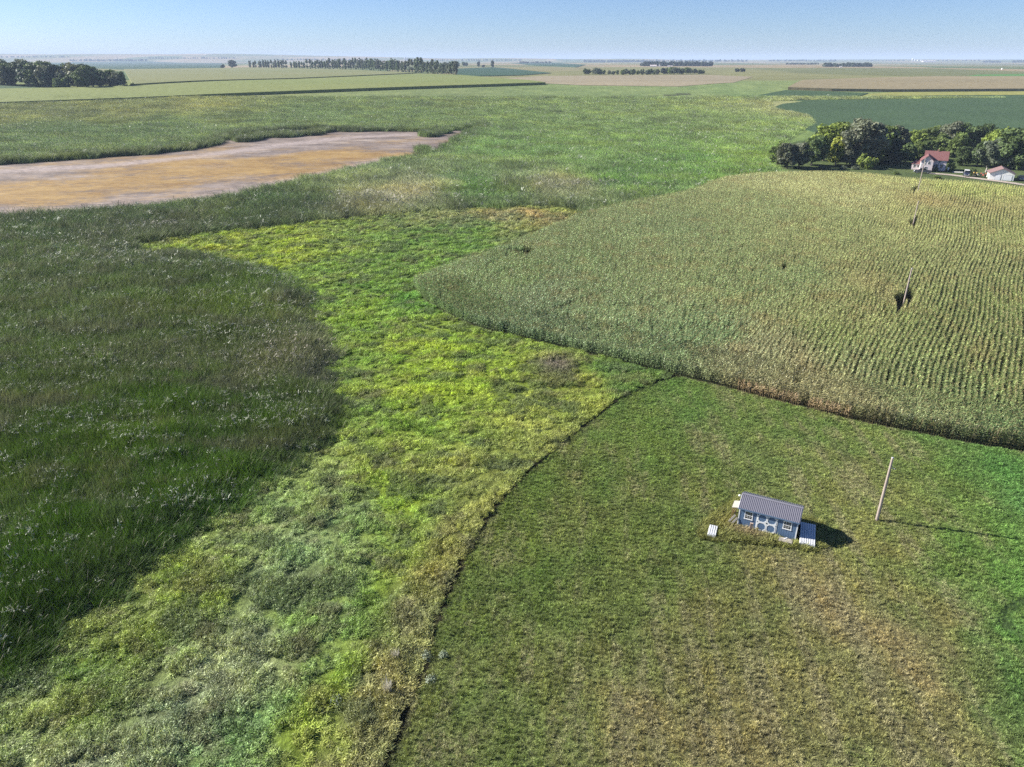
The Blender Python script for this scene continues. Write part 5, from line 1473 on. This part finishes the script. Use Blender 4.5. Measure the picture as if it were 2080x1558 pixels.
# ------------------------------------------------------------------ vehicles
m_tyre = solid('tyre_rubber', (.02, .02, .02), .8); m_rim = solid('wheel_rim', (.5, .5, .5), .35, metal=.7)
def wheel(parent, x, y, rad, wd_=.24):
    t = MB().tube((x, y - wd_ / 2, rad), (x, y + wd_ / 2, rad), rad, n=16).build('wheel', m_tyre, parent)
    MB().tube((x, y - wd_ / 2 - .012, rad), (x, y + wd_ / 2 + .012, rad), rad * .58, n=12).build('rim', m_rim, t)
def vehicle(name, loc, rz, prof, cabin, W_, wheels, rad, mat, label, cat, roofmat=None, bed=None, lamps=True):
    r = empty(name, loc, rz)
    MB().prism(prof, 'y', -W_ / 2, W_ / 2).build('body', mat, r, bevel=.05)
    MB().prism(cabin, 'y', -W_ / 2 + .12, W_ / 2 - .12).build('window_band', m_glass, r)
    xs_ = [p[0] for p in cabin]; zt = max(p[1] for p in cabin); tops = [p[0] for p in cabin if p[1] > zt - .06]
    MB().box(min(tops) - .03, max(tops) + .03, -W_ / 2 + .1, W_ / 2 - .1, zt - .02, zt + .06).build('roof', roofmat or mat, r, bevel=.02)
    for px_b, pz0 in ((min(tops), 0), ((min(tops) + max(tops)) / 2, 0), (max(tops), 0)):
        for s in (-1, 1):
            MB().box(px_b - .05, px_b + .05, s * (W_ / 2 - .115) - .012, s * (W_ / 2 - .115) + .012, min(p[1] for p in cabin) - .02, zt).build('pillar', roofmat or mat, r)
    if bed:
        MB().box(bed[0], bed[1], -W_ / 2 + .1, W_ / 2 - .1, bed[2] - .02, bed[2] + .015).build('cargo_bed', m_black, r)
    for x in wheels:
        for s in (-1, 1): wheel(r, x, s * (W_ / 2 - .1), rad)
    if lamps:
        fx = min(p[0] for p in prof); bx_ = max(p[0] for p in prof)
        for s in (-1, 1):
            MB().box(fx - .02, fx + .03, s * W_ * .36 - .14, s * W_ * .36 + .14, .72, .88).build('headlight', m_trim, r)
            MB().box(bx_ - .03, bx_ + .02, s * W_ * .42 - .07, s * W_ * .42 + .07, .75, 1.0).build('tail_light', solid_red, r)
        MB().box(fx - .06, fx, -W_ * .45, W_ * .45, .38, .56).build('bumper', m_grey, r)
    tag(r, label, cat)
    return r
solid_red = solid('red_lens', (.35, .02, .02), .3)
m_pick = solid('dark_grey_paint', (.10, .105, .125), .3, metal=.4, spec=.6, var=.05)
m_navy = solid('navy_paint', (.03, .04, .085), .3, metal=.3, spec=.6)
zy = lambda p: float(hz(*p)) + .15
p = np.array(g(1872.5, 351.8))
vehicle('pickup_truck', (*p, float(hz(*p)) + .03), R(-24), [(-2.75, .38), (2.8, .38), (2.8, 1.12), (1.15, 1.12), (-1.35, 1.12), (-2.65, 1.02), (-2.78, .8)],
        [(-1.35, 1.1), (-.55, 1.74), (1.0, 1.74), (1.25, 1.1)], 1.95, (-1.75, 1.75), .40, m_pick, 'dark grey pickup truck parked in front of the pale farmhouse', 'pickup truck', bed=(1.35, 2.7, 1.12))
p = np.array(g(1962, 358.5))
vehicle('van', (*p, zy(p)), R(62), [(-1.6, .35), (1.7, .35), (1.7, 1.25), (-1.0, 1.25), (-1.6, 1.0)], [(-1.0, 1.2), (-.7, 2.0), (1.6, 2.0), (1.68, 1.2)], 1.75, (-1.0, 1.1), .34, m_navy, 'dark blue van with pale roof parked beside the driveway', 'van', roofmat=m_white)
p = np.array(g(2073, 366.5))
vehicle('car', (*p, zy(p)), R(66), [(-2.1, .3), (2.1, .3), (2.15, .85), (1.5, .95), (-1.2, .92), (-2.1, .78)], [(-1.0, .9), (-.4, 1.42), (.9, 1.42), (1.6, .92)], 1.75, (-1.3, 1.3), .32, m_navy, 'dark blue car parked right of the white garage', 'car')
def tractor(name, loc, rz, mat, label, s=1.0, cat='tractor'):
    r = empty(name, loc, rz); r.scale = (s, s, s)
    MB().box(-1.5, -.1, -.3, .3, .7, 1.25).build('hood', mat, r, bevel=.06)
    MB().box(-.2, .9, -.35, .35, .55, .9).build('body', m_black, r)
    MB().box(.35, .8, -.28, .28, .95, 1.1).build('seat', m_black, r); MB().box(.75, .85, -.28, .28, 1.1, 1.5).build('backrest', m_black, r)
    MB().tube((-.1, 0, 1.2), (.2, 0, 1.5), .02, n=6).build('steering_column', m_black, r)
    MB().tube((.16, 0, 1.5), (.22, 0, 1.52), .2, n=12).build('steering_wheel', m_black, r)
    MB().tube((-1.0, .15, 1.2), (-1.0, .15, 1.9), .04, n=6).build('exhaust', m_grey, r)
    for q in (-1, 1):
        wheel(r, .55, q * .75, .68, .36); wheel(r, -1.25, q * .6, .36, .22)
        MB().prism([(-.1, 1.2), (.2, 1.45), (.9, 1.45), (1.2, 1.2), (1.2, 1.26), (.92, 1.52), (.18, 1.52), (-.1, 1.27)], 'y', q * .75 - .2, q * .75 + .2).build('fender', mat, r)
    tag(r, label, cat)
m_yel = solid('yellow_paint', (.55, .40, .08), .45, dirt=(.35, .25, .1)); m_redp = solid('faded_red_paint', (.36, .09, .06), .5, dirt=(.28, .1, .07))
p = np.array(g(1979, 358)); tractor('tractor', (*p, zy(p)), R(20), m_yel, 'small yellow tractor between the blue van and the red tractor', .8)
p = np.array(g(1995.5, 361)); tractor('tractor', (*p, zy(p)), R(58), m_redp, 'red tractor parked left of the garage', .95)
r = empty('tree_stump', (*g(2002, 350), float(hz(*g(2002, 350)))))
MB().tube((0, 0, 0), (.15, 0, 1.7), .28, .2, 9).build('trunk', m_oldwood, r); MB().tube((.12, 0, 1.5), (-.35, 0, 2.3), .14, .07, 7).build('limb', m_oldwood, r)
tag(r, 'pale broken tree stump left of the garage roof', 'stump')

# lawn of the farmyard: short grass tufts, coarse at that distance
# ------------------------------------------------------------------ the air
def haze():
    mb = MB(); mb.box(-26000, 26000, -3200, 27000, -4, 135)
    m = bpy.data.materials.new('air'); m.use_nodes = True; nt = m.node_tree; nt.nodes.clear()
    o = nt.nodes.new('ShaderNodeOutputMaterial'); v = nt.nodes.new('ShaderNodeVolumePrincipled')
    v.inputs['Color'].default_value = (.62, .76, 1.0, 1); v.inputs['Density'].default_value = HAZE_DENSITY; v.inputs['Anisotropy'].default_value = 0.0
    nt.links.new(v.outputs[0], o.inputs['Volume'])
    h = mb.build('haze', m); tag(h, 'thin bluish summer haze over the whole plain', 'haze', kind='stuff')
haze()
